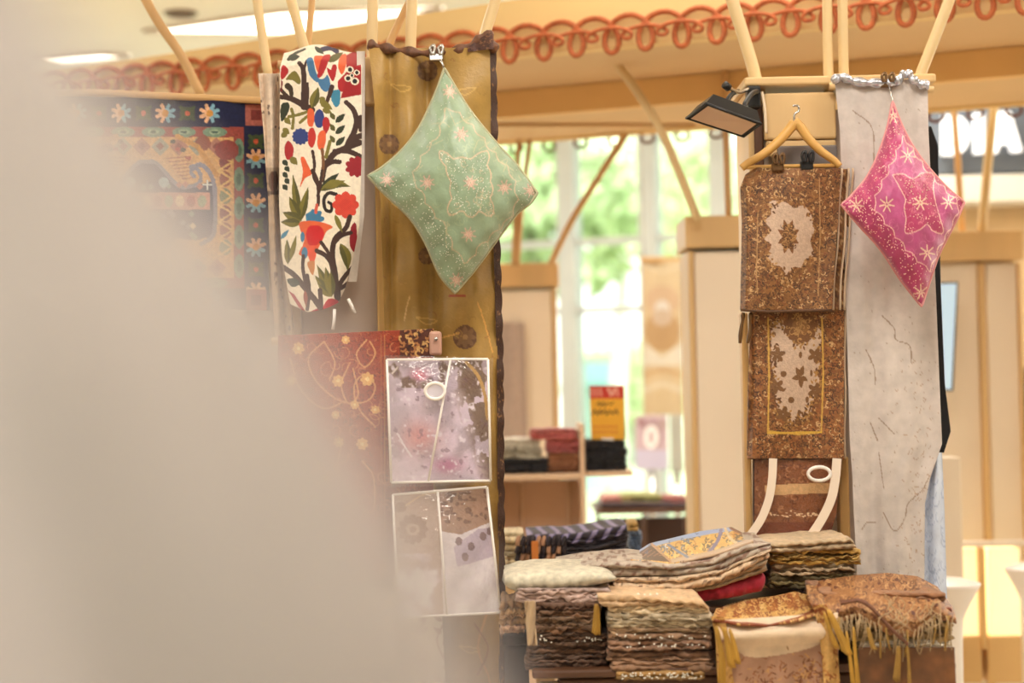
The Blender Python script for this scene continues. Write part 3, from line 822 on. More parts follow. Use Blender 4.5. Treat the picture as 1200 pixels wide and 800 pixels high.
sheet('weave', cv, RUGM, lambda u, v: (34 + (313 + 2 * v - 34) * u, 112 + 6 * u + 246 * v), lambda px, py, u, v: 4.86 + 0.012 * np.sin(u * 14 + v) - 0.05 * u, 300, 270, rug, thick=0.006)
tube('rod', [w1(25, 109, 4.86), w1(120, 109, 4.84), w1(312, 118, 4.80), w1(336, 119, 4.79)], 0.010, POLEW, rug)
# pale backing cloth behind the rug
t = sheet('backing_cloth', None, CLOTH, rows_fn([(128, 30, 322), (760, 40, 345)]), lambda px, py, u, v: 4.92 + 0.012 * np.sin(u * 30), 60, 60, col=(216, 204, 198), thick=0.004)
tag(t, 'plain pale grey cloth hanging behind the patterned rug', 'cloth')
tube('rod', [w1(22, 128, 4.92), w1(345, 128, 4.89)], 0.012, POLEW, t)

# narrow speckled strip
cv = Cv(298, 80, 360, 412, (226, 202, 178), 2)
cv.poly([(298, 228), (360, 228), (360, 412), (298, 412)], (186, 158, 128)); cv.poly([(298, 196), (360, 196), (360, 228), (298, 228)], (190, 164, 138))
cv.ell(321, 212, 6, 12, (92, 58, 44)); cv.line([(312, 227), (330, 225)], 5, (80, 52, 40))
for _ in range(46):
    x, y = rng.uniform(302, 345), rng.uniform(86, 408); cv.ell(x, y, rng.uniform(.6, 1.6), rng.uniform(1, 3.2), (96, 70, 54))
cv.grain(0.1, 4, 2)
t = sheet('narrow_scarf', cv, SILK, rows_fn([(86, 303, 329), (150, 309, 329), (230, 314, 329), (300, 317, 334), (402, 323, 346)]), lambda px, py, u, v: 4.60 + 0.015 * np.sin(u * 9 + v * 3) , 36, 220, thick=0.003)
tag(t, 'narrow cream scarf with dark speckles between rug and flowered runner', 'scarf')

# flowered runner
IV, DB, OL, OL2, DG = (240, 226, 204), (66, 42, 34), (122, 112, 48), (88, 84, 40), (48, 54, 36)
CR, ORG, BLU, NB = (172, 36, 40), (222, 96, 56), (70, 116, 156), (48, 62, 124)
cv = Cv(322, 50, 430, 372, IV, 3.2)
a1 = lambda pts: [(300 + x * 0.2249, 40 + y * 0.225) for x, y in pts]
a2 = lambda pts: [(300 + x * 0.25, 200 + y * 0.25) for x, y in pts]
L1 = lambda pts, w, c, w2=None: cv.line(a1(pts), w * 1.2, c, None if w2 is None else w2 * 1.2, sm=5)
L2 = lambda pts, w, c, w2=None: cv.line(a2(pts), w * 1.2, c, None if w2 is None else w2 * 1.2, sm=5)
def lf(f, a, b, w, c, bend=0, c2=None):
    p = f([a, b]); cv.leaf(p[0], p[1], w * 1.4, c, bend, c2)
# upper half
L1([(170, 130), (205, 100), (255, 78)], 3.5, DG, 2); lf(a1, (165, 125), (230, 115), 6, DG); L1([(345, 80), (390, 72), (420, 88)], 5, (44, 36, 70))
lf(a1, (305, 65), (355, 105), 4, DG); lf(a1, (375, 145), (455, 95), 6, OL2)
L1([(250, 380), (250, 250), (245, 180), (225, 150)], 6, DB, 4); L1([(265, 360), (270, 300), (268, 255)], 3.5, DB, 2); L1([(245, 200), (262, 140)], 3.5, DB, 2)
L1([(125, 325), (180, 335), (240, 365), (290, 395)], 4.5, DB, 7); L1([(130, 290), (150, 310), (180, 340)], 3.5, DB); L1([(165, 270), (180, 285), (185, 315)], 6, (62, 46, 30), 4)
cv.poly(a1([(130, 180), (145, 160), (170, 190), (150, 225), (130, 235)]), CR, sm=4); cv.poly(a1([(130, 235), (140, 250), (135, 300), (128, 300)]), (120, 30, 34))
cv.poly(a1([(155, 235), (200, 190), (232, 235), (225, 262), (190, 240)]), OL, sm=3)
cv.poly(a1([(265, 130), (295, 125), (310, 190), (330, 235), (315, 250), (280, 215), (268, 170)]), BLU, sm=4)
cv.poly(a1([(305, 115), (355, 115), (350, 150), (325, 200), (308, 160)]), ORG, sm=4); cv.poly(a1([(345, 120), (388, 108), (375, 150), (345, 215), (320, 220)]), CR, sm=4)
cv.poly(a1([(322, 240), (355, 230), (372, 212), (388, 260), (370, 300), (340, 285)]), BLU, sm=4)
cv.poly(a1([(370, 175), (390, 185), (400, 160), (420, 165), (415, 215), (400, 245), (378, 210)]), CR, sm=4)
cv.poly(a1([(430, 140), (445, 110), (470, 105), (472, 150), (450, 210), (430, 180)]), ORG, sm=4); cv.poly(a1([(425, 250), (455, 215), (475, 200), (460, 290), (435, 295)]), CR, sm=4)
cv.poly(a1([(470, 110), (515, 85), (548, 95), (548, 315), (440, 335), (475, 220)]), (158, 26, 32))
for x, y, r in ((490, 185, 20), (525, 200, 16), (480, 230, 20), (515, 245, 22), (500, 215, 12)): cv.ell(*a1([(x, y)])[0], r * .225, r * .2, IV); cv.ell(*a1([(x, y)])[0], r * .13, r * .13, (30, 26, 30))
cv.poly(a1([(395, 300), (415, 290), (438, 295), (436, 360), (415, 380), (392, 340)]), (62, 130, 160), sm=4)
L1([(395, 275), (385, 310), (372, 345), (360, 390)], 5, DB, 3)
lf(a1, (290, 385), (325, 275), 8, OL, 0, OL2); lf(a1, (335, 325), (360, 360), 5, OL); lf(a1, (330, 345), (400, 395), 6, OL); lf(a1, (345, 390), (395, 410), 5, OL)
cv.poly(a1([(130, 370), (165, 355), (175, 385), (150, 440), (130, 450)]), DG, sm=3)
L1([(170, 430), (220, 420), (265, 405)], 3, OL); L1([(190, 490), (195, 430), (185, 390)], 3, OL); L1([(230, 460), (270, 425)], 3, OL); lf(a1, (150, 435), (180, 470), 5, OL)
cv.poly(a1([(270, 395), (295, 390), (305, 430), (295, 480), (270, 470)]), ORG, sm=4); cv.ell(*a1([(330, 440)])[0], 6, 11, NB); cv.poly(a1([(350, 440), (375, 435), (385, 475), (365, 520), (350, 500)]), CR, sm=4)
cv.flower(*a1([(232, 533)])[0], 9.5, 12, NB, 0.5); cv.ell(*a1([(232, 533)])[0], 7, 7, NB)
cv.poly(a1([(275, 500), (300, 490), (312, 540), (295, 590), (272, 570)]), (190, 50, 44), sm=4); cv.poly(a1([(325, 520), (355, 500), (365, 545), (350, 600), (322, 590)]), ORG, sm=4)
cv.poly(a1([(150, 580), (170, 555), (195, 590), (190, 640), (165, 655), (150, 625)]), CR, sm=4); lf(a1, (180, 640), (215, 680), 6, OL); lf(a1, (140, 490), (175, 520), 5, OL); lf(a1, (135, 540), (165, 500), 5, OL)
L1([(470, 355), (505, 390), (522, 440), (515, 500), (480, 570)], 4.5, DB, 6); L1([(560, 525), (510, 545), (470, 590), (410, 620), (370, 670)], 6, DB, 6); L1([(540, 565), (500, 580), (460, 600)], 6, DB)
L1([(410, 610), (480, 610), (550, 640)], 5, DB); L1([(435, 665), (400, 665), (360, 690), (345, 760)], 4.5, DB, 5); L1([(545, 430), (545, 500)], 4, DB)
for x, y in ((440, 435), (440, 495), (430, 555)): lf(a1, (415, y + 25), (465, y - 22), 5, DG); lf(a1, (410, y + 10), (385, y - 30), 4, OL2)
L1([(385, 560), (365, 640)], 3.5, OL); L1([(345, 600), (350, 680), (335, 790)], 3, (120, 80, 50)); L1([(295, 610), (305, 680), (300, 740), (330, 800)], 3, DB)
cv.poly(a1([(232, 650), (250, 640), (275, 690), (290, 730), (255, 750), (228, 800), (245, 720)]), ORG, sm=3)
cv.flower(*a1([(520, 690)])[0], 12, 9, (150, 30, 40), 0.5); cv.ell(*a1([(535, 690)])[0], 8, 11, (150, 30, 40))
for q in range(5): lf(a1, (140 + (q % 2) * 12, 655 + q * 32), (165 + (q % 2) * 8, 685 + q * 32), 4.5, DG)
# lower half
cv.leaf(*a2([(300, 90), (390, 10)]), 9, DG); cv.leaf(*a2([(300, 95), (445, 75)]), 11, OL, -6, OL2); cv.leaf(*a2([(320, 80), (420, 45)]), 8, OL)
L2([(265, 0), (290, 60), (292, 160)], 4, DB, 3); L2([(310, 0), (300, 70), (290, 120)], 3, DB)
for a_, b_, w_2 in (((205, 240), (172, 15), 7), ((205, 240), (245, 75), 7), ((205, 225), (155, 120), 8), ((215, 235), (125, 195), 9), ((210, 245), (115, 240), 8)): cv.leaf(*a2([a_, b_]), w_2 * 1.35, OL, 0, OL2)
L2([(375, 110), (340, 105), (318, 135), (325, 180), (350, 190), (355, 160), (340, 148)], 3.6, (44, 30, 26), 3)
cv.flower(*a2([(420, 160)])[0], 15, 8, (212, 70, 52), 0.62); cv.ell(*a2([(420, 160)])[0], 7, 7, (204, 62, 48))
cv.ell(*a2([(270, 222)])[0], 9, 9, (76, 140, 170)); cv.flower(*a2([(275, 225)])[0], 11, 7, (66, 120, 156), .5)
cv.poly(a2([(200, 250), (240, 235), (300, 240), (360, 262), (330, 285), (310, 330), (280, 380), (240, 400), (200, 390), (225, 330)]), (222, 100, 60), sm=3)
cv.poly(a2([(250, 260), (300, 260), (320, 300), (290, 345), (250, 350), (235, 300)]), (204, 40, 44), sm=4); cv.poly(a2([(240, 360), (285, 355), (275, 420), (255, 430)]), (226, 90, 60), sm=3)
cv.ell(*a2([(228, 385)])[0], 3.5, 7, (66, 120, 156)); cv.ell(*a2([(218, 310)])[0], 2.5, 6, (66, 120, 156)); cv.poly(a2([(240, 430), (275, 425), (268, 490), (250, 465)]), (196, 130, 80), sm=3)
L2([(285, 160), (280, 195)], 3, (206, 90, 70))
cv.poly(a2([(445, 265), (470, 250), (470, 380), (440, 350)]), (150, 30, 42), sm=3); L2([(440, 215), (420, 270), (370, 320), (358, 400), (370, 480), (380, 590)], 4.5, DB, 6); L2([(445, 290), (400, 305), (370, 335)], 4, DB)
L2([(285, 375), (330, 400), (355, 440), (365, 500)], 4.5, DB, 5); L2([(305, 335), (340, 385), (355, 420)], 3.5, DB); cv.leaf(*a2([(370, 205), (405, 290)]), 6, OL)
cv.leaf(*a2([(395, 340), (430, 470)]), 12, OL, -3, OL2); L2([(455, 450), (420, 490), (390, 540), (385, 600)], 4, DB, 5); L2([(400, 550), (440, 520)], 4, DB)
for e in ((285, 440), (275, 490), (290, 530), (325, 450), (350, 470)): cv.leaf(*a2([(355, 590), e]), 10, OL, 0, OL2)
cv.leaf(*a2([(150, 440), (145, 320)]), 8, OL, 0, OL2); cv.leaf(*a2([(160, 420), (190, 300)]), 6, OL); cv.leaf(*a2([(115, 320), (155, 275)]), 5, (62, 130, 160))
L2([(125, 450), (180, 490), (230, 550), (280, 610), (310, 655)], 5, DB, 6); L2([(222, 400), (220, 460), (235, 540)], 3.5, DB); L2([(240, 490), (250, 560), (240, 650)], 3.5, DB); L2([(300, 560), (305, 630)], 4.5, DB)
cv.poly(a2([(145, 510), (185, 505), (205, 530), (170, 545)]), (34, 56, 40), sm=3); cv.leaf(*a2([(230, 560), (235, 640)]), 5, (150, 74, 50))
cv.poly(a2([(315, 650), (340, 600), (385, 610), (390, 650)]), (190, 30, 46), sm=3); cv.poly(a2([(150, 560), (180, 580), (240, 670), (200, 640)]), (172, 36, 44)); cv.poly(a2([(255, 660), (285, 645), (310, 665)]), (172, 36, 44))
cv.grain(0.05, 2, 5)
mk = (np.abs(cv.a - np.array(IV)).sum(-1) > 60)
cv.a *= (1 + mk * 0.13 * np.sin(cv.X * 2.2 + cv.Y * 2.6 + 2 * fnoise(cv.X / 9, cv.Y / 9, 2)))[..., None]
run = empty('flowered_runner', 'ivory table runner embroidered with red, blue and green flowers', 'runner')
def rpos(u, v):
    L = np.interp(v, [0, .06, .2, .6, .8, .92, 1], [333, 328, 328, 327, 330, 336, 340]); R = np.interp(v, [0, .05, .4, .7, .85, .94, 1], [417, 424, 424, 421, 412, 405, 397])
    top = 55 + 3 * np.cos(u * 7) + 0.5 * (1 - np.sin(np.pi * u)) * 8
    bot = 366 - 12 * (u ** 3) - 10 * np.maximum(0, 0.35 - u) / 0.35
    return L + (R - L) * u, top + (bot - top) * v
sheet('embroidered_cloth', cv, CLOTH, rpos, lambda px, py, u, v: 4.52 + 0.035 * np.abs(u - 0.5) ** 1.5 * 2.8 + 0.006 * np.sin(u * 8 + v * 5) + 0.14 * np.clip((0.06 - v) / 0.06, 0, 1) ** 1.5, 190, 470, run)
sheet('back_fall', None, CLOTH, rows_fn([(60, 418, 428), (250, 420, 427), (330, 408, 418)]), lambda px, py, u, v: 4.56 + 0.02 * u, 8, 60, run, col=(226, 214, 202))
for pts in ([(392, 362), (391.5, 375), (390, 386)], [(408, 350), (412, 358), (416, 367)]):
    tube('tie_string', ppts(pts, 4.53), 0.0045, WHITEP, run)
tube('hanging_bar', [w1(326, 76, 4.645), w1(430, 74, 4.645)], 0.012, POLEW, run)

# ------------------------------------------------------------------ olive shawl
OLV = (172, 134, 66)
cv = Cv(420, 35, 600, 860, OLV, 2)
cv.a[:] = np.array(OLV) * (1 + 0.14 * (fnoise(cv.X / 30, cv.Y / 120, 4) - 0.5))[..., None]
for x, y, r in ((501, 83, 12), (456, 169, 12), (545, 395, 14), (500, 300, 10), (556, 640, 12), (470, 620, 12)):
    cv.ell(x, y, r, r, (112, 78, 54)); cv.flower(x, y, r * 0.9, 8, (140, 104, 70), .4); cv.ell(x, y, r * .25, r * .25, (180, 140, 90))
def pais(x, y, s, f=1):
    cv.line([(x - 12 * s * f, y - 3 * s), (x, y + 5 * s), (x + 12 * s * f, y + 1 * s), (x + 2 * s * f, y - 2 * s), (x - 12 * s * f, y - 3 * s)], 1.5, (206, 166, 90), sm=4)
for x, y, f in ((470, 102, 1), (546, 106, -1), (470, 240, 1), (556, 268, -1), (500, 375, 1), (552, 520, -1), (550, 760, 1), (556, 700, -1)): pais(x, y, 1, f)
cv.line([(480, 347), (476, 362), (474, 375)], 1.6, (214, 174, 110)); cv.line([(527, 347), (545, 346)], 2.4, (170, 80, 50)); cv.line([(560, 355), (566, 372), (574, 400), (577, 412)], 2, (214, 160, 80), sm=4); cv.line([(516, 396), (538, 390)], 2, (222, 170, 90))
cv.curls(150, [(186, 148, 78), (152, 116, 54), (150, 100, 52)], rng, (4, 9), 1.0, al=0.6)
cv.line([(570, 720), (560, 760), (574, 800), (565, 850)], 2.5, (196, 140, 66), sm=5); cv.line([(556, 730), (572, 760), (560, 790)], 2, (150, 96, 46), sm=5)
sh = empty('olive_shawl', 'long olive gold silk shawl with dark brown scalloped border', 'shawl')
def ofold(px, py, u, v):
    val = 0.065 * np.exp(-((px - (500 + 0.015 * (py - 80))) / 13) ** 2) + 0.02 * np.exp(-((px - 458) / 6) ** 2)
    return 4.545 + val + 0.015 * np.sin(px / 9 + np.sin(py / 90)) * np.clip((py - 60) / 150, 0.2, 1) + 0.004 * np.sin(py / 13 + px / 20)
sheet('silk_panel', cv, SILK, rows_fn([(56, 432, 574), (110, 438, 575), (240, 446, 578), (420, 452, 583), (850, 456, 586)]), ofold, 130, 560, sh)
cvb = Cv(560, 30, 605, 860, (70, 44, 32), 2)
cvb.curls(420, [(110, 74, 48), (40, 24, 18), (140, 100, 60)], rng, (1.5, 4), 1.0)
sheet('border', cvb, BROC, lambda u, v: (np.interp(50 + 800 * v, [50, 58, 110, 240, 420, 850], [566, 573, 574.5, 577, 582, 585]) + u * (7 + 1.6 * np.abs(np.sin((50 + 800 * v) / 9))), 46 + 4 * (1 - u) + 804 * v),
      lambda px, py, u, v: 4.55 + 0.012 * u + 0.004 * np.sin(py / 9), 14, 420, sh)
tube('top_roll', smooth(ppts([(431, 52), (445, 55), (465, 59), (490, 62), (515, 62), (540, 58), (560, 48), (570, 40), (577, 50), (579, 62)], 4.555), 6), 0.0115 + 0.005 * np.sin(np.arange(55) * 0.9), mat('dark_roll', (112, 70, 44), 0.6, var=0.5, scale=60, bump=0.8, bscale=90), sh)
cf = Cv(545, 25, 590, 60, (84, 50, 38), 2); cf.curls(60, [(140, 96, 64), (50, 30, 24)], rng, (2, 4), 1)
sheet('flipped_corner', cf, BROC, lambda u, v: (548 + 28 * u + 3 * v * u, 55 - 19 * u * (1 - v) * 1.0 + 6 * v - 4 * u * v), lambda px, py, u, v: 4.535 + 0.01 * np.sin(u * 5), 20, 20, sh)

# ------------------------------------------------------------------ cushions
def cushion(name, label, corners, edges, Y0, T, cv, m, n=150, roll=0.0):
    """corners: top, left, bottom, right; edges: TL, LB, TR, RB polylines between corners; a Coons patch puffed by T"""
    top, left, bot, right = [np.array(c_, float) for c_ in corners]
    def ed(pts):
        p = smooth(pts, 8); d = np.r_[0, np.cumsum(np.hypot(*np.diff(p, axis=0).T))]; d /= d[-1]
        return lambda t_: np.stack([np.interp(t_, d, p[:, 0]), np.interp(t_, d, p[:, 1])], -1)
    eTL, eLB, eTR, eRB = ed([top] + edges[0] + [left]), ed([left] + edges[1] + [bot]), ed([top] + edges[2] + [right]), ed([right] + edges[3] + [bot])
    a, b = np.meshgrid(np.linspace(0, 1, n), np.linspace(0, 1, n))     # a: top->right, b: top->left
    A, B = a[..., None], b[..., None]
    S = (1 - B) * eTR(a) + B * eLB(a) + (1 - A) * eTL(b) + A * eRB(b) - ((1 - A) * (1 - B) * top + A * (1 - B) * right + (1 - A) * B * left + A * B * bot)
    puff = (4 * a * (1 - a)) ** 0.55 * (4 * b * (1 - b)) ** 0.55
    wr = 1 + 0.16 * (fnoise(a * 5, b * 5, 3) - 0.5)
    rim = 0.004 * np.sin(a * 40) * (1 - puff) + 0.004 * np.sin(b * 37) * (1 - puff)
    t = empty(name, label, 'cushion', 'embroidered cushions')
    front = W(S[..., 0], S[..., 1], Y0 - T * puff * wr + rim).reshape(-1, 3)
    back = W(S[..., 0], S[..., 1], Y0 + 0.7 * T * puff + rim).reshape(-1, 3)
    col = cv.get(S[..., 0], S[..., 1]).reshape(-1, 3)
    mobj('cover', np.vstack([front, back]), np.vstack([grid_faces(n, n), grid_faces(n, n, n * n, True)]), m, t, cols=np.vstack([col, col]))
    tt = np.linspace(0, 1, 60)
    loop = np.vstack([eTL(tt)[:-1], eLB(tt)[:-1], eRB(tt)[::-1][:-1], eTR(tt)[::-1][:-1]])
    def surf(x, y):
        d = (S[..., 0] - x) ** 2 + (S[..., 1] - y) ** 2
        k_ = int(np.argmin(d)); return front[k_]
    return t, loop, surf
def beads(t, surf, pts, r, m):
    parts = []
    o_ = np.array([[1, 0, 0], [-1, 0, 0], [0, 1, 0], [0, -1, 0], [0, 0, 1], [0, 0, -1]], float)
    fc = [(0, 2, 4), (2, 1, 4), (1, 3, 4), (3, 0, 4), (2, 0, 5), (1, 2, 5), (3, 1, 5), (0, 3, 5)]
    for x, y in pts:
        parts.append((surf(x, y) + o_ * r * rng.uniform(.7, 1.2), fc))
    V, Fc = join_geo(parts)
    o = mobj('beads', V, Fc, m, t, smooth=False); o['kind'] = 'stuff'
def inpoly(x, y, P):
    c_ = False
    for i in range(len(P)):
        (xa, ya), (xb, yb) = P[i], P[i - 1]
        if (ya > y) != (yb > y) and x < (xb - xa) * (y - ya) / (yb - ya) + xa: c_ = not c_
    return c_
def scallop(pts, n, amp, sub=7):
    p = smooth(pts, 8, True); p = np.vstack([p, p[:1]])
    d = np.r_[0, np.cumsum(np.hypot(*np.diff(p, axis=0).T))]
    t_ = np.linspace(0, d[-1], n * sub + 1)[:-1]
    q = np.stack([np.interp(t_, d, p[:, 0]), np.interp(t_, d, p[:, 1])], 1)
    g = np.roll(q, -1, 0) - np.roll(q, 1, 0); g /= np.hypot(*g.T)[:, None] + 1e-9
    nn = np.stack([-g[:, 1], g[:, 0]], 1)
    return [tuple(v_) for v_ in q + nn * (amp * np.abs(np.sin(np.pi * np.arange(n * sub) / sub)))[:, None]]
def vines(cv, region, holes, n, col, w, rg, r=(3, 8)):
    xs_, ys_ = [p_[0] for p_ in region], [p_[1] for p_ in region]
    k_ = 0
    while k_ < n:
        x, y = rg.uniform(min(xs_), max(xs_)), rg.uniform(min(ys_), max(ys_))
        if not inpoly(x, y, region) or any(inpoly(x, y, h_) for h_ in holes): continue
        k_ += 1
        a0, da, rr = rg.uniform(0, 6.28), rg.choice((-1, 1)) * rg.uniform(2.5, 5), rg.uniform(*r)
        t_ = np.linspace(0, 1, 10); q = rr * (1 - .65 * t_)
        cv.line(np.stack([x + q * np.cos(a0 + da * t_), y + q * np.sin(a0 + da * t_)], 1), w, col)
BEAD = mat('silver_beads', (240, 236, 222), 0.2, 0.0, var=0.1)
GBEAD = mat('rose_gold_beads', (246, 204, 190), 0.25, 0.0, var=0.1)
# green cushion
g1 = lambda pts: [(430 + x * 0.3627, 60 + y * 0.3625) for x, y in pts]
GRN, EMB = (144, 164, 134), (196, 174, 144)
cv = Cv(425, 75, 635, 350, GRN, 3)
cv.a *= (1 + 0.10 * (fnoise(cv.X / 40, cv.Y / 40, 9) - 0.5))[..., None]
bord = g1([(240, 175), (250, 215), (225, 265), (205, 300), (175, 330), (170, 375), (140, 405), (150, 445), (180, 460), (205, 520), (245, 550), (262, 620), (310, 640), (328, 682), (365, 640), (385, 600), (430, 575), (470, 530), (485, 490), (480, 420), (450, 360), (410, 320), (370, 270), (330, 220), (290, 190)])
bord = scallop(g1([(250, 185), (225, 265), (172, 340), (142, 410), (165, 450), (205, 520), (250, 575), (275, 640), (325, 690), (365, 640), (430, 580), (475, 530), (490, 470), (470, 390), (410, 320), (360, 255), (290, 190)]), 22, -4)
vines(cv, bord, [], 60, (160, 176, 140), 0.8, rng)
cv.line(bord + bord[:1], 1.2, EMB)
sq = g1([(235, 322), (270, 345), (310, 350), (350, 345), (385, 322), (388, 370), (400, 430), (398, 480), (405, 530), (370, 515), (335, 530), (300, 512), (265, 527), (275, 470), (270, 410), (255, 370)])
sq = scallop(sq, 14, -2.5)
vines(cv, sq, [], 26, (190, 178, 146), 0.9, rng, (2, 5))
cv.line(sq + sq[:1], 1.4, (204, 176, 146))
stars = g1([(305, 268), (195, 425), (335, 425), (445, 440), (328, 592), (65, 415), (268, 130), (530, 450), (290, 740)])
for x, y in stars: cv.star(x, y, 8.5, 8, (206, 166, 148), 1.3, 0.3); cv.star(x, y, 5, 8, (222, 190, 170), 1.0, 0.7)
for _ in range(20):
    x, y = rng.choice(bord); cv.line([(x, y), (x + rng.uniform(-9, 9), y + rng.uniform(-9, 9)), (x + rng.uniform(-14, 14), y + rng.uniform(-14, 14))], 0.9, (176, 176, 140), sm=4)
GE = [[(510, 110), (491, 150), (470, 177), (448, 196)], [(452, 228), (481, 256), (499, 285), (515, 321)], [(534, 103), (553, 132.5), (582, 168), (605, 193)], [(621, 238), (604, 252), (580, 284), (557, 315)]]
gc, loop, surf = cushion('cushion', 'mint green beaded cushion hanging by one corner on the olive shawl', [(520.7, 80), (431.5, 206), (533.4, 343), (629.5, 226)], GE, 4.41, 0.11, cv, SILK, n=190)
tube('piping', ppts(loop, 4.41), 0.004, mat('green_piping', (176, 172, 138), 0.6), gc, seg=6, closed=True)
outl = [tuple(p_) for p_ in loop]; bs = [tuple(p_) for p_ in smooth(bord, 4, True)]; ss = [tuple(p_) for p_ in sq]
pts = []
while len(pts) < 620:
    x, y = rng.uniform(435, 626), rng.uniform(84, 340)
    if inpoly(x, y, ss) or (inpoly(x, y, outl) and not inpoly(x, y, bs)):
        if y > 215 or inpoly(x, y, ss) or rng.random() < 0.22: pts.append((x, y))
beads(gc, surf, pts, 0.0015, BEAD)
tube('hanging_loop', ppts([(520.5, 82), (519, 76), (516, 70)], 4.43), 0.003, STEEL, gc)
# bulldog clip holding the shawl
def clip(label, x, y, w_2, h_2, Y, m):
    t = empty('clip', label, 'clip', 'metal clips')
    pbox('jaw', x - w_2 / 2, y, x + w_2 / 2, y + h_2, Y, 0.02, m, t, bevel=0.004)
    for s_ in (-1, 1):
        q = x + s_ * w_2 * 0.28
        tube('lever', smooth(ppts([(q, y + 2), (q - 2, y - h_2 * .6), (q + 2, y - h_2 * 1.0), (q + 3, y - h_2 * .4), (q + 2, y + 2)], Y - 0.004), 5), 0.0042, STEEL if m is STEEL else m, t, seg=6)
clip('steel clip gripping the top of the olive shawl', 511, 62, 17, 9, 4.528, STEEL)
# pink cushion
k1 = lambda pts: [(980 + x * 0.325, 110 + y * 0.325) for x, y in pts]
PK, DPK, PE = (188, 82, 132), (180, 58, 108), (238, 186, 176)
cv = Cv(980, 112, 1136, 365, DPK, 4)
cv.a *= (1 + 0.10 * (fnoise(cv.X / 30, cv.Y / 30, 19) - 0.5))[..., None]
pb = k1([(245, 150), (225, 175), (215, 205), (190, 215), (188, 260), (165, 285), (160, 320), (135, 345), (128, 400), (145, 425), (150, 455), (185, 470), (195, 510), (230, 530), (245, 575), (280, 590), (295, 620), (330, 635), (345, 640), (375, 560), (410, 500), (440, 430), (448, 390), (400, 342), (330, 268), (280, 195)])
pb = scallop(k1([(240, 150), (205, 225), (175, 285), (145, 350), (130, 400), (150, 440), (190, 490), (240, 555), (290, 605), (340, 640), (378, 560), (412, 500), (440, 440), (446, 390), (400, 342), (330, 268), (280, 195)]), 20, -4)
cv.poly(pb, PK); vines(cv, pb, [], 36, (206, 112, 150), 0.7, rng); cv.line(pb + pb[:1], 1.1, PE)
ps = k1([(203, 292), (240, 288), (270, 304), (290, 300), (310, 285), (352, 290), (350, 340), (358, 390), (372, 440), (386, 500), (350, 495), (328, 470), (300, 490), (250, 502), (252, 450), (245, 410), (250, 380), (230, 340)])
cv.poly(ps, (184, 66, 108), sm=4); vines(cv, ps, [], 26, (214, 120, 140), 0.8, rng, (2, 5)); cv.line(ps + ps[:1], 1.2, PE, sm=4)
vines(cv, k1([(203, 40), (20, 400), (308, 755), (345, 640), (245, 580), (130, 400), (190, 250), (240, 150)]), [], 44, (206, 96, 120), 0.8, rng, (2, 5))
pst = k1([(258, 222), (182, 398), (303, 392), (405, 390), (328, 572), (72, 400), (205, 80), (305, 715)])
for x, y in pst: cv.star(x, y, 9, 7, (238, 204, 172), 1.4, 0.2)
for _ in range(14):
    x, y = rng.uniform(1030, 1110), rng.uniform(180, 320)
    t_ = np.linspace(0, 5, 9); cv.line(np.stack([x + 5 * np.cos(t_), y + 5 * np.sin(t_)], 1), 0.7, (208, 110, 150))
PEg = [[(1040, 149), (1029, 181.5), (1016, 207.5), (1000, 227)], [(1006, 263), (1032, 292), (1056, 328)], [(1055, 142.5), (1068, 168.5), (1087, 195), (1110, 220)], [(1123, 253), (1113, 272.5), (1100, 298.5), (1091, 324.5)]]
pc, loop, surf = cushion('cushion', 'pink beaded cushion hanging by one corner on the white drape', [(1046, 119), (986.5, 240), (1080, 358.6), (1130, 237)], PEg, 4.50, 0.10, cv, SILK, n=170)
tube('piping', ppts(loop, 4.50), 0.004, mat('pink_piping', (222, 150, 150), 0.6), pc, seg=6, closed=True)
outl = [tuple(p_) for p_ in loop]; bs = [tuple(p_) for p_ in smooth(pb, 4, True)]
pts = []
while len(pts) < 520:
    x, y = rng.uniform(988, 1128), rng.uniform(122, 356)
    if inpoly(x, y, ps) or (inpoly(x, y, outl) and not inpoly(x, y, bs)): pts.append((x, y))
beads(pc, surf, pts, 0.0021, GBEAD)

# ------------------------------------------------------------------ rust brocade on a rod, lace cloth
cv = Cv(320, 380, 525, 700, (158, 62, 36), 2.2)
cv.curls(1400, [(112, 42, 26), (182, 96, 58), (128, 50, 30)], rng, (1.5, 4), 1.2)
for pts in ([(380, 400), (362, 420), (372, 448), (400, 470), (430, 470), (440, 452), (425, 440), (415, 455), (422, 480), (440, 500)], [(430, 398), (418, 415), (428, 430), (440, 415), (434, 400)],
            [(340, 420), (352, 455), (378, 478), (404, 470)], [(410, 425), (400, 450), (408, 472), (420, 462), (414, 432)], [(400, 520), (396, 550), (410, 580), (436, 600), (438, 560), (425, 540)],
            [(380, 400), (392, 424), (386, 445)], [(350, 500), (372, 540), (392, 560)]):
    cv.line(pts, 2.0, (214, 150, 96), sm=6)
vines(cv, [(330, 395), (466, 395), (466, 690), (330, 690)], [], 90, (196, 118, 74), 1.3, rng, (5, 12))
for x, y, r in ((396, 446, 7), (431, 444, 8), (416, 474, 5), (393, 486, 5), (425, 520, 7), (397, 518, 6), (350, 408, 7), (341, 446, 6), (405, 398, 5), (440, 480, 5), (380, 560, 6)):
    cv.flower(x, y, r, 7, (232, 176, 100), .6, 0.3, (250, 220, 150))
for x in (447, 450.5): cv.line([(x, 392), (x, 700)], 1.0, (186, 112, 60))
cv.poly([(468, 385), (525, 385), (525, 418), (468, 418)], (92, 46, 32)); cv.curls(2600, [(214, 166, 100), (180, 120, 70), (70, 36, 28)], rng, (2, 5), 2.2, test=lambda x, y: x > 470 and y < 416)
rb = empty('rust_brocade', 'rust red brocade with gold vines hung over a rod beside the clear bags', 'brocade')
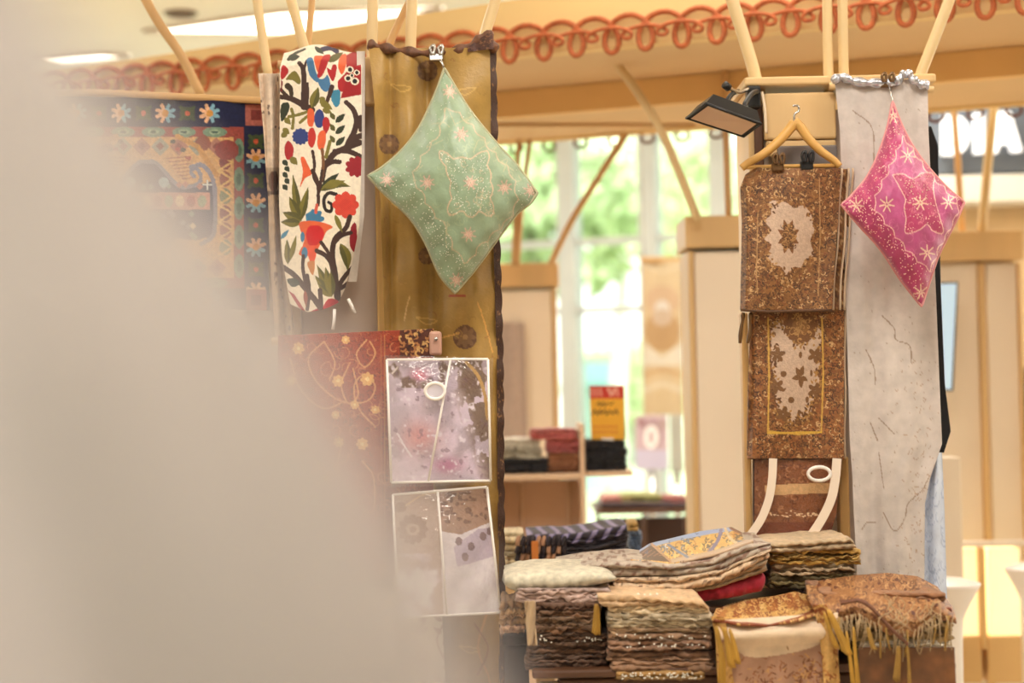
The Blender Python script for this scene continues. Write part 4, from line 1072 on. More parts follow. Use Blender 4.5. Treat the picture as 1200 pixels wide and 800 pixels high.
sheet('brocade_panel', cv, BROC, lambda u, v: (326 + (508 - 326) * u, 393 - 8 * u + 290 * v), lambda px, py, u, v: 4.44 + 0.01 * np.sin(u * 16 + v * 2) , 260, 360, rb, thick=0.004)
tube('rod', [w1(318, 400, 4.468), w1(512, 392, 4.462)], 0.010, WOOD, rb)
pbox('rod_end', 503, 388, 517, 416, 4.425, 0.05, mat('rod_end_wood', (196, 150, 130), 0.5), rb)
for x, y in ((511, 397),): tube('screw', [w1(x, y, 4.424), w1(x, y, 4.418)], 0.005, STEEL, rb)
cv = Cv(420, 690, 530, 860, (232, 220, 206), 2)
for q in range(4):
    x = 444 + q * 24
    cv.line([(x, 690), (x + 8, 720), (x - 4, 750), (x + 8, 785), (x - 2, 820), (x + 6, 850)], 2.2, (168, 132, 110), sm=6)
    for y in range(700, 850, 14): cv.leaf((x + 2, y), (x + rng.choice((-9, 10)), y - 8), 5, (170, 136, 116))
t = sheet('lace_cloth', cv, CLOTH, rows_fn([(690, 425, 516), (850, 430, 525)]), lambda px, py, u, v: 4.47 + 0.012 * np.sin(u * 12), 110, 150, thick=0.003)
tag(t, 'ivory cloth with brown vine pattern hanging below the clear bags', 'cloth')

# ------------------------------------------------------------------ clear bags
PLAST = clear_mat('clear_plastic', (250, 248, 250), 0.16, 0.06)
TABF = mat('tab_film', (246, 240, 246), 0.3, alpha=0.55, var=0.02)
def bag(label, corn, inner, mid, Y, cv, tabc=None, curved=None):
    t = empty('plastic_bag', label, 'bag', 'clear plastic bags with white edging')
    tl, tr, br, bl = [np.array(c_, float) for c_ in inner]
    def quad(c_):
        tl_, tr_, br_, bl_ = [np.array(q, float) for q in c_]
        def f(u, v):
            A, B = u[..., None], v[..., None]
            s_ = (1 - B) * ((1 - A) * tl_ + A * tr_) + B * ((1 - A) * bl_ + A * br_)
            return s_[..., 0], s_[..., 1]
        return f
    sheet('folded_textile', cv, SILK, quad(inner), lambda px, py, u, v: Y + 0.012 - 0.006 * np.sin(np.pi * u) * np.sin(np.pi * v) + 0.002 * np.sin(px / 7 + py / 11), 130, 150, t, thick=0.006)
    sheet('clear_film', None, PLAST, quad(corn), lambda px, py, u, v: Y - 0.012 * np.sin(np.pi * u) * np.sin(np.pi * v) + 0.003 * (fnoise(px / 22, py / 22, 3) - .5), 40, 40, t, col=(255, 255, 255))
    lp_ = ppts([inner[0], inner[1], inner[2], inner[3]], Y - 0.002)
    for i in range(4):
        tube('edging', [lp_[i], lp_[(i + 1) % 4]], 0.0032, WHITEP, t, seg=6)
    tube('seam', ppts([(mid[0][0], mid[0][1], Y - .002), ((mid[0][0] + mid[1][0]) / 2, (mid[0][1] + mid[1][1]) / 2, Y - 0.014), (mid[1][0], mid[1][1], Y - .002)], Y), 0.003, WHITEP, t, seg=6)
    if tabc:
        x, y, rx, ry = tabc; a = np.linspace(0, 2 * np.pi, 21)[:-1]
        rg = ppts([(x + rx * math.cos(q), y + ry * math.sin(q)) for q in a], Y - 0.015); mobj('hang_tab_film', np.vstack([rg, rg.mean(0)[None]]), [(q, (q + 1) % 20, 20) for q in range(20)], TABF, t)
        tube('hang_tab', ppts([(x + rx * math.cos(q), y + ry * math.sin(q)) for q in a], Y - 0.016), 0.0045, WHITEP, t, seg=7, closed=True)
    return t
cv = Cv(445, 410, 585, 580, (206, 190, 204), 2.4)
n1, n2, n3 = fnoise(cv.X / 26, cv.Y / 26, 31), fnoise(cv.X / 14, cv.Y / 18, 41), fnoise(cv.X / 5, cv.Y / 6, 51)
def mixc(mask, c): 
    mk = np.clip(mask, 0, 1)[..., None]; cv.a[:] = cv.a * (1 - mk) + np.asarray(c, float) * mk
mixc((n1 - 0.44) * 5, (236, 218, 234)); mixc(np.exp(-((cv.X - 490) / 20) ** 2 - ((cv.Y - 512) / 18) ** 2), (226, 160, 160)); mixc(np.exp(-((cv.X - 492) / 10) ** 2 - ((cv.Y - 440) / 8) ** 2), (220, 130, 150))  # pinkish white reflection of the film, painted into the cloth colour
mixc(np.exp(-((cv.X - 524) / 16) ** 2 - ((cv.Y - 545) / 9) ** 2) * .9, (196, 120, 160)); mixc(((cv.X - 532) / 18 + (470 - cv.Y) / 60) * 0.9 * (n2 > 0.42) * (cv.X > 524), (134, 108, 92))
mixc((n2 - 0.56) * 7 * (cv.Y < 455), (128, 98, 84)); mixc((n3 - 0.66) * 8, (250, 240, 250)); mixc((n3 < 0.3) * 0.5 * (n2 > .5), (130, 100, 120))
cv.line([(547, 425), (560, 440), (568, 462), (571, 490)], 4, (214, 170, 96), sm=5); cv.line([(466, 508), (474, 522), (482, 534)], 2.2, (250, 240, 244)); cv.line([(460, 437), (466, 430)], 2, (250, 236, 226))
bag('clear plastic bag holding cloth painted with pink and lilac reflections, upper one of the two', [(450, 416), (578, 419), (575, 567), (456, 571)], [(453.3, 421.3), (571.8, 420.7), (575, 563), (458.8, 565)], [(527.8, 422), (502, 564)], 4.36, cv, (509.8, 458, 11.5, 9.5))
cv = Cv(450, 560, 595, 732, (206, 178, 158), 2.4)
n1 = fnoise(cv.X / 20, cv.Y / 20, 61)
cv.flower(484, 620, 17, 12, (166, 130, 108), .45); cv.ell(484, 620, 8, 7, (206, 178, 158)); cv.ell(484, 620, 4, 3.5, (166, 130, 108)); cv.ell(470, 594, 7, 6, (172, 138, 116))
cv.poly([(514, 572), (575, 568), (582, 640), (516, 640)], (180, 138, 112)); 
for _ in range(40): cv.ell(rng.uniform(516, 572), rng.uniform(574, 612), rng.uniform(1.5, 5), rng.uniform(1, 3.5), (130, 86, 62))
cv.poly([(516, 622), (540, 626), (578, 610), (592, 725), (520, 725)], (244, 236, 240)); cv.poly([(532, 640), (560, 620), (582, 616), (584, 650), (536, 664)], (206, 190, 210))  # white and lilac areas: film reflection painted into the cloth colour
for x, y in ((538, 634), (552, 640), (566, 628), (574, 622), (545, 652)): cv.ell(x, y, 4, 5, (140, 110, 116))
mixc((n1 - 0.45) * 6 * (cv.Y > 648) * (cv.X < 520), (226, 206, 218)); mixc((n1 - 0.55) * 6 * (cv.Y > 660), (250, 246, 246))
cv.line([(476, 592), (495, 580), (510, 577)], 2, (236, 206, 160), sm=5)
bag('clear plastic bag holding beige cloth with white reflection painted in, lower one of the two', [(457, 577), (573, 568), (589, 720), (465, 727)], [(460.4, 579.5), (570.5, 570.5), (587, 717.5), (467, 723.5)], [(513, 576), (524, 720)], 4.38, cv)

# ------------------------------------------------------------------ right display post
rp = empty('display_post', 'wooden display post carrying the gold brocades and pink cushion', 'post')
cx, w_, h = post_body(rp, 876, 1086, 104, 4.76, 0.26)
pbox('top_board', 896, 108, 980, 163, 4.73, 0.03, WOOD, rp)
pbox('second_board', 898, 164, 980, 182, 4.735, 0.025, WOOD, rp)
pbox('grey_inset', 912, 170, 982, 200, 4.70, 0.025, mat('grey_inset', (126, 116, 112), 0.6), rp)
box('top_rail', (cx, 4.76 + 0.10, h + 0.012), (w_ + 0.03, 0.3, 0.024), WOOD, rp)
pbox('front_batten', 984, 535, 996, 640, 4.70, 0.05, mat('batten_wood', (214, 168, 104), 0.5, var=0.12), rp)
pbox('front_batten', 872, 366, 880, 660, 4.70, 0.05, MATS['batten_wood'], rp)
pbox('shade_edge', 884, 122, 895, 202, 4.75, 0.012, DWOOD, rp)  # dark strip added as the shadow along the post's left edge
# white drape
cv = Cv(970, 80, 1120, 720, (208, 196, 188), 1.8)
cv.a *= (1 + 0.08 * (fnoise(cv.X / 40, cv.Y / 90, 77) - .5))[..., None]
for pts in ([(1034, 370), (1048, 385), (1050, 398), (1066, 405), (1068, 425)], [(1015, 410), (1024, 430), (1026, 450)], [(1030, 490), (1040, 500), (1048, 508)], [(1020, 495), (1028, 515)], [(1035, 600), (1048, 622), (1060, 608), (1064, 590), (1080, 575), (1088, 560)],
            [(1010, 620), (1016, 612), (1026, 612)], [(1030, 530), (1034, 560), (1036, 572)], [(1000, 130), (1022, 150), (1024, 190)]):
    cv.line(pts, 1.3, (160, 138, 120), sm=5)
for _ in range(140):
    x, y = rng.gauss(1078, 14), rng.uniform(420, 680); cv.line([(x, y), (x + rng.uniform(-4, 4), y + rng.uniform(-4, 4))], .9, (184, 158, 138))
for _ in range(120): cv.ell(rng.uniform(985, 1105), rng.uniform(110, 690), .7, .9, (176, 156, 138))
dr = empty('white_drape', 'long off-white embroidered drape hanging from the post with the pink cushion', 'drape')
sheet('drape_cloth', cv, SILK, rows_fn([(93, 978, 1087), (150, 984, 1088), (300, 990, 1095), (520, 996, 1104), (560, 999, 1090), (590, 1000, 1084), (700, 1006, 1083)]),
      lambda px, py, u, v: 4.65 + 0.008 * np.sin(u * 9 + 0.8 * np.sin(v * 4)) * (0.3 + v) + 0.0035 * np.sin(u * 23 + 2 * v) + 0.004 * fnoise(u * 6, v * 24, 5), 110, 380, dr)
cvl = Cv(1070, 520, 1115, 720, (204, 212, 230), 2)
for _ in range(40):
    x, y = rng.uniform(1078, 1108), rng.uniform(545, 700); t_ = np.linspace(0, 4, 8); cvl.line(np.stack([x + 4 * np.cos(t_), y + 6 * np.sin(t_)], 1), .9, (170, 182, 208))
sheet('pale_blue_lining', cvl, SILK, rows_fn([(530, 1090, 1104), (600, 1080, 1107), (705, 1080, 1110)]), lambda px, py, u, v: 4.675 + 0.01 * np.sin(u * 8), 30, 90, dr)
FOIL = mat('silver_trim', (214, 216, 226), 0.2, 0.7, var=0.35, scale=70, bump=1.0, bscale=70)
tube('silver_hem', smooth(ppts([(975, 96), (985, 90), (1000, 95), (1020, 97), (1040, 97), (1050, 96), (1058, 88), (1064, 86), (1070, 93), (1080, 99), (1088, 100)], 4.64), 6), 0.008 + 0.006 * np.abs(np.sin(np.arange(61) * 0.55)), FOIL, dr)
tube('top_rod', [w1(972, 101, 4.70), w1(1094, 105, 4.70)], 0.010, WOOD, dr)
clip('bronze clip gripping the top of the white drape', 1040, 94, 16, 8, 4.632, BRONZE)
tube('hanging_loop', ppts([(1046, 121, 4.50), (1044, 108, 4.57), (1041, 100, 4.63)], 4.5), 0.0022, STEEL, pc)
# black cloth strip
t = sheet('black_cloth', None, BLKC, rows_fn([(148, 1080, 1091), (170, 1082, 1099), (330, 1086, 1102), (450, 1092, 1107), (505, 1096, 1114), (530, 1098, 1106)]), lambda px, py, u, v: 4.80 + 0.02 * np.sin(v * 9), 12, 80, col=(26, 24, 30), thick=0.006)
t.data.materials[0] = BLKC; tag(t, 'black cloth strip hanging behind the white drape', 'cloth')
# floodlight
fd = empty('floodlight', 'black clamp floodlight tilted down on the wooden post', 'lamp')
A_, B_, C_, D_ = ppts([(804, 138, 4.60), (827, 121, 4.50), (892, 145, 4.50), (872, 160, 4.60)], 4.6)
nrm = np.cross(B_ - A_, D_ - A_); nrm /= np.linalg.norm(nrm)
if nrm[2] < 0: nrm = -nrm
top = [A_ + (C_ - A_) * .10 + nrm * .04, B_ + (D_ - B_) * .10 + nrm * .04, C_ + (A_ - C_) * .10 + nrm * .04, D_ + (B_ - D_) * .10 + nrm * .04]
mobj('housing', np.array([A_, B_, C_, D_] + top), [(3, 2, 1, 0), (4, 5, 6, 7)] + [(i, (i + 1) % 4, 4 + (i + 1) % 4, 4 + i) for i in range(4)], BLACK, fd, smooth=False)
ctr = (A_ + B_ + C_ + D_) / 4
ins = [q + (ctr - q) * 0.13 - nrm * 0.002 for q in (A_, B_, C_, D_)]
mobj('lens', np.array(ins + [q + nrm * .001 for q in ins]), [(3, 2, 1, 0), (4, 5, 6, 7)] + [(i, (i + 1) % 4, 4 + (i + 1) % 4, 4 + i) for i in range(4)], mat('lamp_lens', (206, 170, 140), 0.3, var=0.08, coat=0.5), fd, smooth=False)
rim = np.array([A_, B_, C_, D_]); tube('rim', rim, 0.004, BLACK, fd, seg=6, closed=True)
for q in range(5):
    f0, f1 = top[0] + (top[1] - top[0]) * (.15 + .17 * q), top[3] + (top[2] - top[3]) * (.15 + .17 * q)
    tube('cooling_fin', [f0 + nrm * .004 + (f1 - f0) * .1, f1 + nrm * .004 - (f1 - f0) * .1], 0.004, BLACK, fd, seg=6)
for x in (849, 872): tube('bracket_arm', smooth(ppts([(x, 126, 4.58), (x + 2, 120, 4.59), (x + 9, 110, 4.63), (x + 16, 107, 4.70)], 4.5), 6), 0.007, BLACK, fd)
tube('clamp_screw', smooth(ppts([(851, 101, 4.6), (856, 104, 4.62), (866, 108, 4.66), (878, 104, 4.7)], 4.6), 5), 0.005, STEEL, fd)
pbox('clamp', 876, 100, 892, 126, 4.70, 0.05, BLACK, fd)
tube('knob', ppts([(849, 99, 4.6), (854, 103, 4.61)], 4.6), 0.011, BLACK, fd)
tube('cable', smooth(ppts([(893, 108, 4.70), (896, 125, 4.70), (897, 140, 4.70), (898, 156, 4.70)], 4.7), 6), 0.004, mat('white_cable', (230, 206, 176), 0.5), fd)
# hanger
hg = empty('wooden_hanger', 'wooden clothes hanger with clips above the gold brocades', 'hanger')
arm = smooth(ppts([(869, 197), (878, 190), (894, 181), (912, 166), (924, 153), (931, 144)], 4.64), 5)
tube('arm', arm, np.linspace(0.010, 0.0145, len(arm)), WOODH, hg, seg=10)
arm = smooth(ppts([(930, 142), (938, 149), (948, 163), (962, 177), (976, 187), (984, 195)], 4.64), 5)
tube('arm', arm, np.linspace(0.0145, 0.010, len(arm)), WOODH, hg, seg=10)
tube('bar', [w1(872, 196, 4.64), w1(980, 194, 4.64)], 0.006, WOODH, hg)
tube('hook', smooth(ppts([(931, 143), (931, 134), (936, 130), (935, 124), (929, 124)], 4.66), 6), 0.003, STEEL, hg)
clip('bronze clip, left one on the wooden hanger', 912, 190, 14, 10, 4.60, BRONZE)
clip('black clip, right one on the wooden hanger', 946, 188, 15, 11, 4.60, BLACK)

# gold brocades
def brocade(cv, seed, field):
    r = random.Random(seed)
    cv.a *= (1 + 0.35 * (fnoise(cv.X / 7, cv.Y / 7, seed) - .5))[..., None]
    cv.curls(3600, [(66, 40, 22), (96, 60, 32), (110, 70, 36), (160, 114, 66), (206, 164, 112), (146, 98, 52), (128, 74, 40), (84, 50, 28)], r, (1.0, 4.0), 1.0)
    field(cv, r)
BFC = (200, 170, 146)
def field1(cv, r):
    p = k4([(175, 235), (230, 235), (265, 245), (300, 270), (340, 255), (380, 300), (395, 380), (375, 430), (395, 500), (350, 520), (330, 560), (290, 560), (262, 620), (235, 560), (200, 550), (165, 510), (185, 450), (150, 420), (185, 380), (150, 330), (185, 300)])
    cv.poly(p, BFC, sm=3)
    for _ in range(260):
        a_ = r.uniform(0, 6.283); q = r.uniform(.98, 1.35); x, y = k4([(272 + 122 * q * math.cos(a_), 408 + 172 * q * math.sin(a_))])[0]
        cv.leaf((x, y), (x + r.uniform(-6, 6), y + r.uniform(-6, 6)), 2.4, r.choice([(120, 80, 42), (190, 146, 96), (150, 104, 56), (98, 60, 30)]))
    for q in range(8): a_ = q * math.pi / 4 + .39; x, y = k4([(268, 410)])[0]; cv.leaf((x, y), (x + 15 * math.cos(a_) * .9, y + 22 * math.sin(a_)), 7, (124, 80, 42))
    x, y = k4([(268, 410)])[0]; cv.ell(x, y, 7, 11, (130, 86, 46)); vines(cv, [(x - 7, y - 13), (x + 7, y - 13), (x + 7, y + 13), (x - 7, y + 13)], [], 46, (176, 130, 78), 1.0, r, (1.5, 4)); vines(cv, [(x - 7, y - 13), (x + 7, y - 13), (x + 7, y + 13), (x - 7, y + 13)], [], 30, (88, 54, 28), 1.0, r, (1.5, 4))
    for yy in (215, 600): X, Y_ = k4([(270, yy)])[0]; cv.leaf((X, Y_ - 5), (X, Y_ + 6), 4, (110, 70, 38))
    cv.line(k4([(118, 300), (112, 600), (116, 690)]), 1.2, (180, 136, 86)); cv.line(k4([(420, 120), (425, 400), (415, 700)]), 1.2, (180, 136, 86))
k4 = lambda pts: [(860 + x * 0.2377, 180 + y * 0.2375) for x, y in pts]
def hung_brocade(label, rows, Y, cv, layers, thick=0.004):
    t = empty('gold_brocade', label, 'brocade', 'gold brocades hanging from the wooden hanger')
    sheet('front_fold', cv, BROC, rows_fn(rows), lambda px, py, u, v: Y + 0.006 * np.sin(u * 7 + v * 4) + 0.03 * np.clip(.06 - u, 0, 1) / .06, 240, 340, t, thick=thick)
    for i, (dl, dr_) in enumerate(layers):
        rr = [(y_ + 1, l_ + dl, r_ + dr_) for y_, l_, r_ in rows]
        sheet('back_fold', cv, BROC, rows_fn(rr), lambda px, py, u, v: Y + 0.018 * (i + 1) + 0.004 * np.sin(v * 9 + i), 60, 60, t, thick=thick)
        rr = np.array(rows); yy = np.linspace(rr[0, 0], rr[-1, 0], 24)
        tube('piping', ppts([(np.interp(q, rr[:, 0], rr[:, 2]) + dr_ + 0.6 * math.sin(q / 14), q) for q in yy], Y + 0.012 * (i + 1)), 0.003, mat('beige_piping', (204, 176, 146), 0.6), t, seg=6)
    return t
cv = Cv(860, 190, 1002, 370, (132, 88, 46), 2.4); brocade(cv, 5, field1)
rows = [(197, 886, 985), (205, 874, 985), (220, 868, 984), (260, 870, 982), (313, 869, 978), (363, 868, 975)]
t = hung_brocade('upper gold brown brocade with beige medallion clipped to the hanger', rows, 4.61, cv, [(4, 1), (8, 9), (10, 14)])
tube('hem', ppts([(868, 363), (900, 365), (940, 364), (975, 363)], 4.605), 0.004, mat('dark_hem', (96, 62, 34), 0.6, var=.4, scale=80), t, seg=6)
k5 = lambda pts: [(860 + x * 0.25, 350 + y * 0.25) for x, y in pts]
def field2(cv, r):
    p = k5([(180, 110), (240, 130), (310, 215), (380, 140), (410, 110), (405, 230), (400, 330), (395, 420), (370, 480), (355, 550), (320, 560), (270, 590), (240, 560), (205, 520), (190, 430), (180, 350), (175, 250)])
    cv.poly(p, BFC, sm=3)
    for _ in range(420):
        i = r.randrange(len(p)); (xa, ya), (xb, yb) = p[i], p[i - 1]; q = r.random(); x, y = xa + (xb - xa) * q + r.gauss(0, 3), ya + (yb - ya) * q + r.gauss(0, 3)
        cv.leaf((x, y), (x + r.uniform(-6, 6), y + r.uniform(-6, 6)), 2.6, r.choice([(120, 80, 42), (170, 124, 66), (98, 60, 30)]))
    DK = (122, 84, 48)
    x, y = k5([(312, 130)])[0]; cv.flower(x, y, 19, 11, (118, 76, 38), .5); cv.ell(x, y, 10, 9, (140, 96, 50)); vines(cv, [(x - 17, y - 16), (x + 17, y - 16), (x + 17, y + 16), (x - 17, y + 16)], [], 40, (184, 136, 78), 1.0, r, (1.5, 4))
    for a_, b_ in (((312, 365), (290, 320)), ((312, 365), (325, 310)), ((312, 365), (270, 375)), ((312, 365), (345, 385)), ((312, 365), (315, 420))): cv.leaf(*k5([a_, b_]), 6, DK)
    for xx, yy, rx in ((312, 262, 2), (232, 352, 3.6), (362, 348, 1.6), (268, 474, 3.6), (342, 472, 2), (305, 534, 1.8)): cv.ell(*k5([(xx, yy)])[0], rx, 3.8, DK)
    for xx, yy in ((205, 262), (380, 265), (200, 410), (380, 430), (230, 540)): X, Y_ = k5([(xx, yy)])[0]; cv.flower(X, Y_, 9, 5, DK, .5, r.random())
    cv.line(k5([(160, 90), (165, 350), (160, 620), (300, 635), (410, 625), (418, 350), (412, 90)]), 2.0, (206, 160, 72)); cv.line(k5([(160, 628), (410, 625)]), 2.4, (214, 170, 66))
cv = Cv(860, 350, 1002, 545, (146, 92, 48), 2.4); brocade(cv, 8, field2)
rows = [(362, 880, 989), (400, 879, 989), (450, 877, 989), (537, 876, 989)]
t = hung_brocade('lower gold brown brocade with a beige field of small flowers', rows, 4.65, cv, [(0, 1)])
for x, d_ in ((870, -1), (879, 1)):
    P = smooth(ppts([(x + 1, 366), (x, 376), (x - 1 + d_, 388), (x - 3, 402)], 4.62), 5)
    tube('tassel', P, np.interp(np.linspace(0, 1, len(P)), [0, .15, .3, .8, 1], [.004, .007, .004, .006, .004]), BRONZE, t)
# lower clear bag with brocade
cv = Cv(870, 530, 1000, 650, (142, 86, 52), 2.4)
cv.curls(260, [(180, 124, 84), (110, 60, 36), (160, 100, 64)], rng, (1.5, 5), 1.5)
cv.poly([(896, 568), (985, 565), (986, 577), (897, 580)], (226, 184, 134)); cv.poly([(870, 612), (1000, 612), (1000, 650), (870, 650)], (120, 56, 34), al=.8); cv.poly([(878, 535), (884, 535), (884, 640), (878, 640)], (60, 28, 24))
for _ in range(30): cv.ell(rng.uniform(902, 960), 603 + rng.gauss(0, 1.5), 1.4, .8, (250, 220, 180))
pb3 = empty('plastic_bag', 'clear plastic bag of brown brocade with curved white bands below the brocades', 'bag', 'clear plastic bags with white edging')
sheet('folded_textile', cv, BROC, rows_fn([(538, 882, 984), (600, 882, 980), (640, 884, 968)]), lambda px, py, u, v: 4.675 - 0.01 * np.sin(np.pi * u), 110, 110, pb3, thick=0.01)
sheet('clear_film', None, clear_mat('thin_film', (252, 250, 248), 0.05, 0.08), rows_fn([(537, 880, 988), (640, 880, 984)]), lambda px, py, u, v: 4.655 - 0.012 * np.sin(np.pi * u) + 0.003 * (fnoise(px / 20, py / 20, 3) - .5), 30, 30, pb3, col=(255, 255, 255))
BAND = mat('white_band', (240, 222, 202), 0.4, var=0.03)
def band(pts, wpx, Y):
    p = smooth(pts, 6); n = len(p)
    d = np.gradient(p, axis=0); d /= np.hypot(*d.T)[:, None]; q = np.stack([-d[:, 1], d[:, 0]], 1) * wpx / 2
    a_, b_ = W(*(p - q).T, Y), W(*(p + q).T, Y)
    V = np.vstack([a_, b_, a_ + [0, .003, 0], b_ + [0, .003, 0]])
    Fc = []
    for i in range(n - 1): Fc += [(i, i + 1, n + i + 1, n + i), (2 * n + i, 3 * n + i, 3 * n + i + 1, 2 * n + i + 1), (i, 2 * n + i, 2 * n + i + 1, i + 1), (n + i, n + i + 1, 3 * n + i + 1, 3 * n + i)]
    mobj('white_band', V, Fc, BAND, pb3, smooth=False)
band([(906, 537), (905, 560), (901, 585), (891, 610), (874, 634)], 9.5, 4.63)
band([(981, 537), (979, 560), (974, 585), (962, 610), (946, 634)], 10.5, 4.63)
a = np.linspace(0, 2 * np.pi, 21)[:-1]
tube('hang_tab', ppts([(960 + 13 * math.cos(q), 555 + 8 * math.sin(q)) for q in a], 4.628), 0.005, WHITEP, pb3, seg=7, closed=True)

# ------------------------------------------------------------------ table with folded textiles
tbm = empty('market_table', 'wooden table under the piles of folded textiles', 'table')
ZT = 0.865
x0, x1 = W(622, 700, 4.1)[0], W(1116, 700, 4.1)[0]
box('table_top', ((x0 + x1) / 2, 4.40, ZT - 0.010), (x1 - x0, 0.64, 0.02), DWOOD, tbm)
box('apron', ((x0 + x1) / 2, 4.12, ZT - 0.09), (x1 - x0 - 0.12, 0.03, 0.13), DWOOD, tbm)
for xx in (x0 + 0.04, x1 - 0.04):
    for yy in (4.11, 4.68): box('leg', (xx, yy, (ZT - 0.032) / 2), (0.05, 0.05, ZT - 0.034), WOOD, tbm)
xr0, xr1 = W(660, 700, 4.4)[0], W(1004, 700, 4.4)[0]
box('riser', ((xr0 + xr1) / 2, 4.52, ZT + 0.055), (xr1 - xr0, 0.38, 0.108), DWOOD, tbm)
bb = pbox('shade_box', 588, 744, 612, 800, 4.16, 0.25, mat('shade_black', (16, 14, 14), 0.9)); 
bbz = W(600, 744, 4.16)[2]
bpy.data.objects.remove(bb)
sb = empty('shade_box', 'added black box standing in for shade left of the textile table', 'box')  # dark box added in place of the shade below the overhang
box('shade_body', (x0 - 0.037, 4.34, (bbz - .03) / 2), (0.060, 0.3, bbz - 0.034), MATS['shade_black'], sb, bevel=0.01)
box('shade_lid', (x0 - 0.037, 4.34, bbz - 0.015), (0.066, 0.306, 0.03), MATS['shade_black'], sb, bevel=0.008)

BR1, BR2, BR3, TN, CRM, LIL = (128, 92, 64), (106, 74, 50), (150, 112, 80), (186, 150, 112), (226, 202, 164), (178, 156, 144)
G1, G2 = 'folded textiles of the left dark pile', 'folded textiles of the beige pile'
def sequins(o, pts, Y, r=0.0026):
    o_ = np.array([[1, 0, 0], [-1, 0, 0], [0, 1, 0], [0, -1, 0], [0, 0, 1], [0, 0, -1]], float)
    fc = [(0, 2, 4), (2, 1, 4), (1, 3, 4), (3, 0, 4), (2, 0, 5), (1, 2, 5), (3, 1, 5), (0, 3, 5)]
    V, Fc = join_geo([(W(x, y, Y) + o_ * r, fc) for x, y in pts])
    s_ = mobj('sequins', V, Fc, BEAD, o, smooth=False); s_['kind'] = 'stuff'
# left dark pile, from the bottom
lay = [(770, 785, (96, 66, 46), 2), (757, 770, (112, 80, 58), 2), (742, 757, BR2, 2), (733, 742, BR1, 1), (723, 733, (140, 106, 76), 2), (716, 723, BR1, 1), (706, 716, (120, 84, 62), 1)]
nm = ['lowest', 'second lowest', 'sequinned third', 'fourth', 'fifth', 'sixth', 'topmost']
for q, (ya, yb, c_, ly) in enumerate(lay):
    o = fl('folded_textile', nm[q] + ' brown folded textile of the dark pile under the cream towel', 626 + (q % 3) * 2 - (q < 2) * 10, 711 - (q > 2) * 7, ya, yb, 4.13 + 0.004 * (q % 2), 0.30, ly, [c_, tuple(k_ * .86 for k_ in c_)], seed=60 + q, group=G1, amp=0.008, wave=.12)
    if q == 2: sequins(o, [(rng.choice((637, 690, 698)) + rng.gauss(0, 6), 748 + rng.gauss(0, 2)) for _ in range(24)], 4.125)
def tassel(pts, Y, wpx, m, parent, strands=16):
    p = smooth(ppts(pts, Y), 5); n = len(p); parts = []
    L = np.linalg.norm(p[-1] - p[0])
    for s_ in range(strands):
        a_ = 2.4 * s_; sp = wpx * Y / F * 0.5
        f = np.interp(np.linspace(0, 1, n), [0, .12, .3, 1], [.25, .55, .6, 1.0])
        rad = math.sqrt((s_ + .5) / strands); q = p + np.stack([f * sp * rad * np.cos(a_), f * sp * .6 * rad * np.sin(a_), 0 * f], 1)
        parts.append(tube_geo(q + np.stack([0 * f, 0 * f, f * L * .05 * math.sin(s_ * 2.3)], 1), sp * 0.22, 5))
    V, Fc = join_geo(parts)
    o = mobj('tassel', V, Fc, m, parent); o['kind'] = 'stuff'
MUST = mat('mustard_thread', (198, 150, 58), 0.6, var=0.35, scale=40, stretch=(1, 1, .2))
# beige pile, from the bottom
lay = [(775, 786, 716, 836, [(150, 112, 82)], 1), (762, 775, 712, 834, [(160, 122, 92), (140, 104, 78)], 1), (751, 762, 713, 834, [(142, 106, 80)], 1), (742, 751, 715, 836, [(156, 122, 94)], 1),
       (735, 742, 714, 834, [TN], 1), (727, 735, 713, 835, [CRM], 1), (719, 727, 712, 834, [(232, 210, 176)], 1), (711, 719, 713, 830, [CRM], 1)]
nm = ['lowest brown', 'second lowest brown', 'taupe sequinned', 'shimmering brown', 'tan', 'lowest cream', 'middle cream', 'topmost cream']
for q, (ya, yb, xa, xb, c_, ly) in enumerate(lay):
    o = folded('folded_textile', nm[q] + ' folded textile of the beige pile beside the mustard tassels', 'cloth', [(xa, ya), (xa + 40, ya + rng.uniform(-1, 1.5)), (xb - 30, ya + rng.uniform(-1.5, 1)), (xb, ya + 1)], [(xa, yb), (xb, yb)], 4.08 + 0.005 * (q % 2), 0.30, ly, c_, seed=80 + q, group=G2, amp=0.008, wave=.14, nx=80)
    if q in (2, 3): sequins(o, [(rng.uniform(720, 830), (ya + yb) / 2 + rng.gauss(0, 1.5)) for _ in range(18)], 4.075)
o = folded('folded_textile', 'tan folded cloth lying on top of the cream layers of the beige pile', 'cloth', [(702, 697), (740, 698), (790, 701), (822, 703), (831, 709)], [(702, 711), (760, 710), (831, 713)], 4.07, 0.32, 1, [(190, 156, 118)], seed=99, group=G2, nx=90, amp=.01)
tassel([(699, 708), (699, 722), (698, 742)], 4.10, 10, MUST, o)
sequins(o, [(753 + rng.gauss(0, 2), 697), (770, 696), (762, 697), (748, 696), (700, 698), (816, 706)], 4.12, .004)
o = fl('gold_lace', 'band of gold lace along the table edge under the beige pile', 722, 826, 787, 797, 4.065, 0.03, 1, [(176, 134, 76)], seed=5, m=BROC)
sequins(o, [(rng.uniform(728, 822), rng.uniform(788, 795)) for _ in range(60)], 4.06, .0025)
fl('folded_textile', 'mauve brown folded cloth right under the cream towel', 606, 716, 690, 706, 4.14, 0.3, 2, [(166, 138, 124), (186, 158, 146)], seed=120, nx=80, amp=.012)
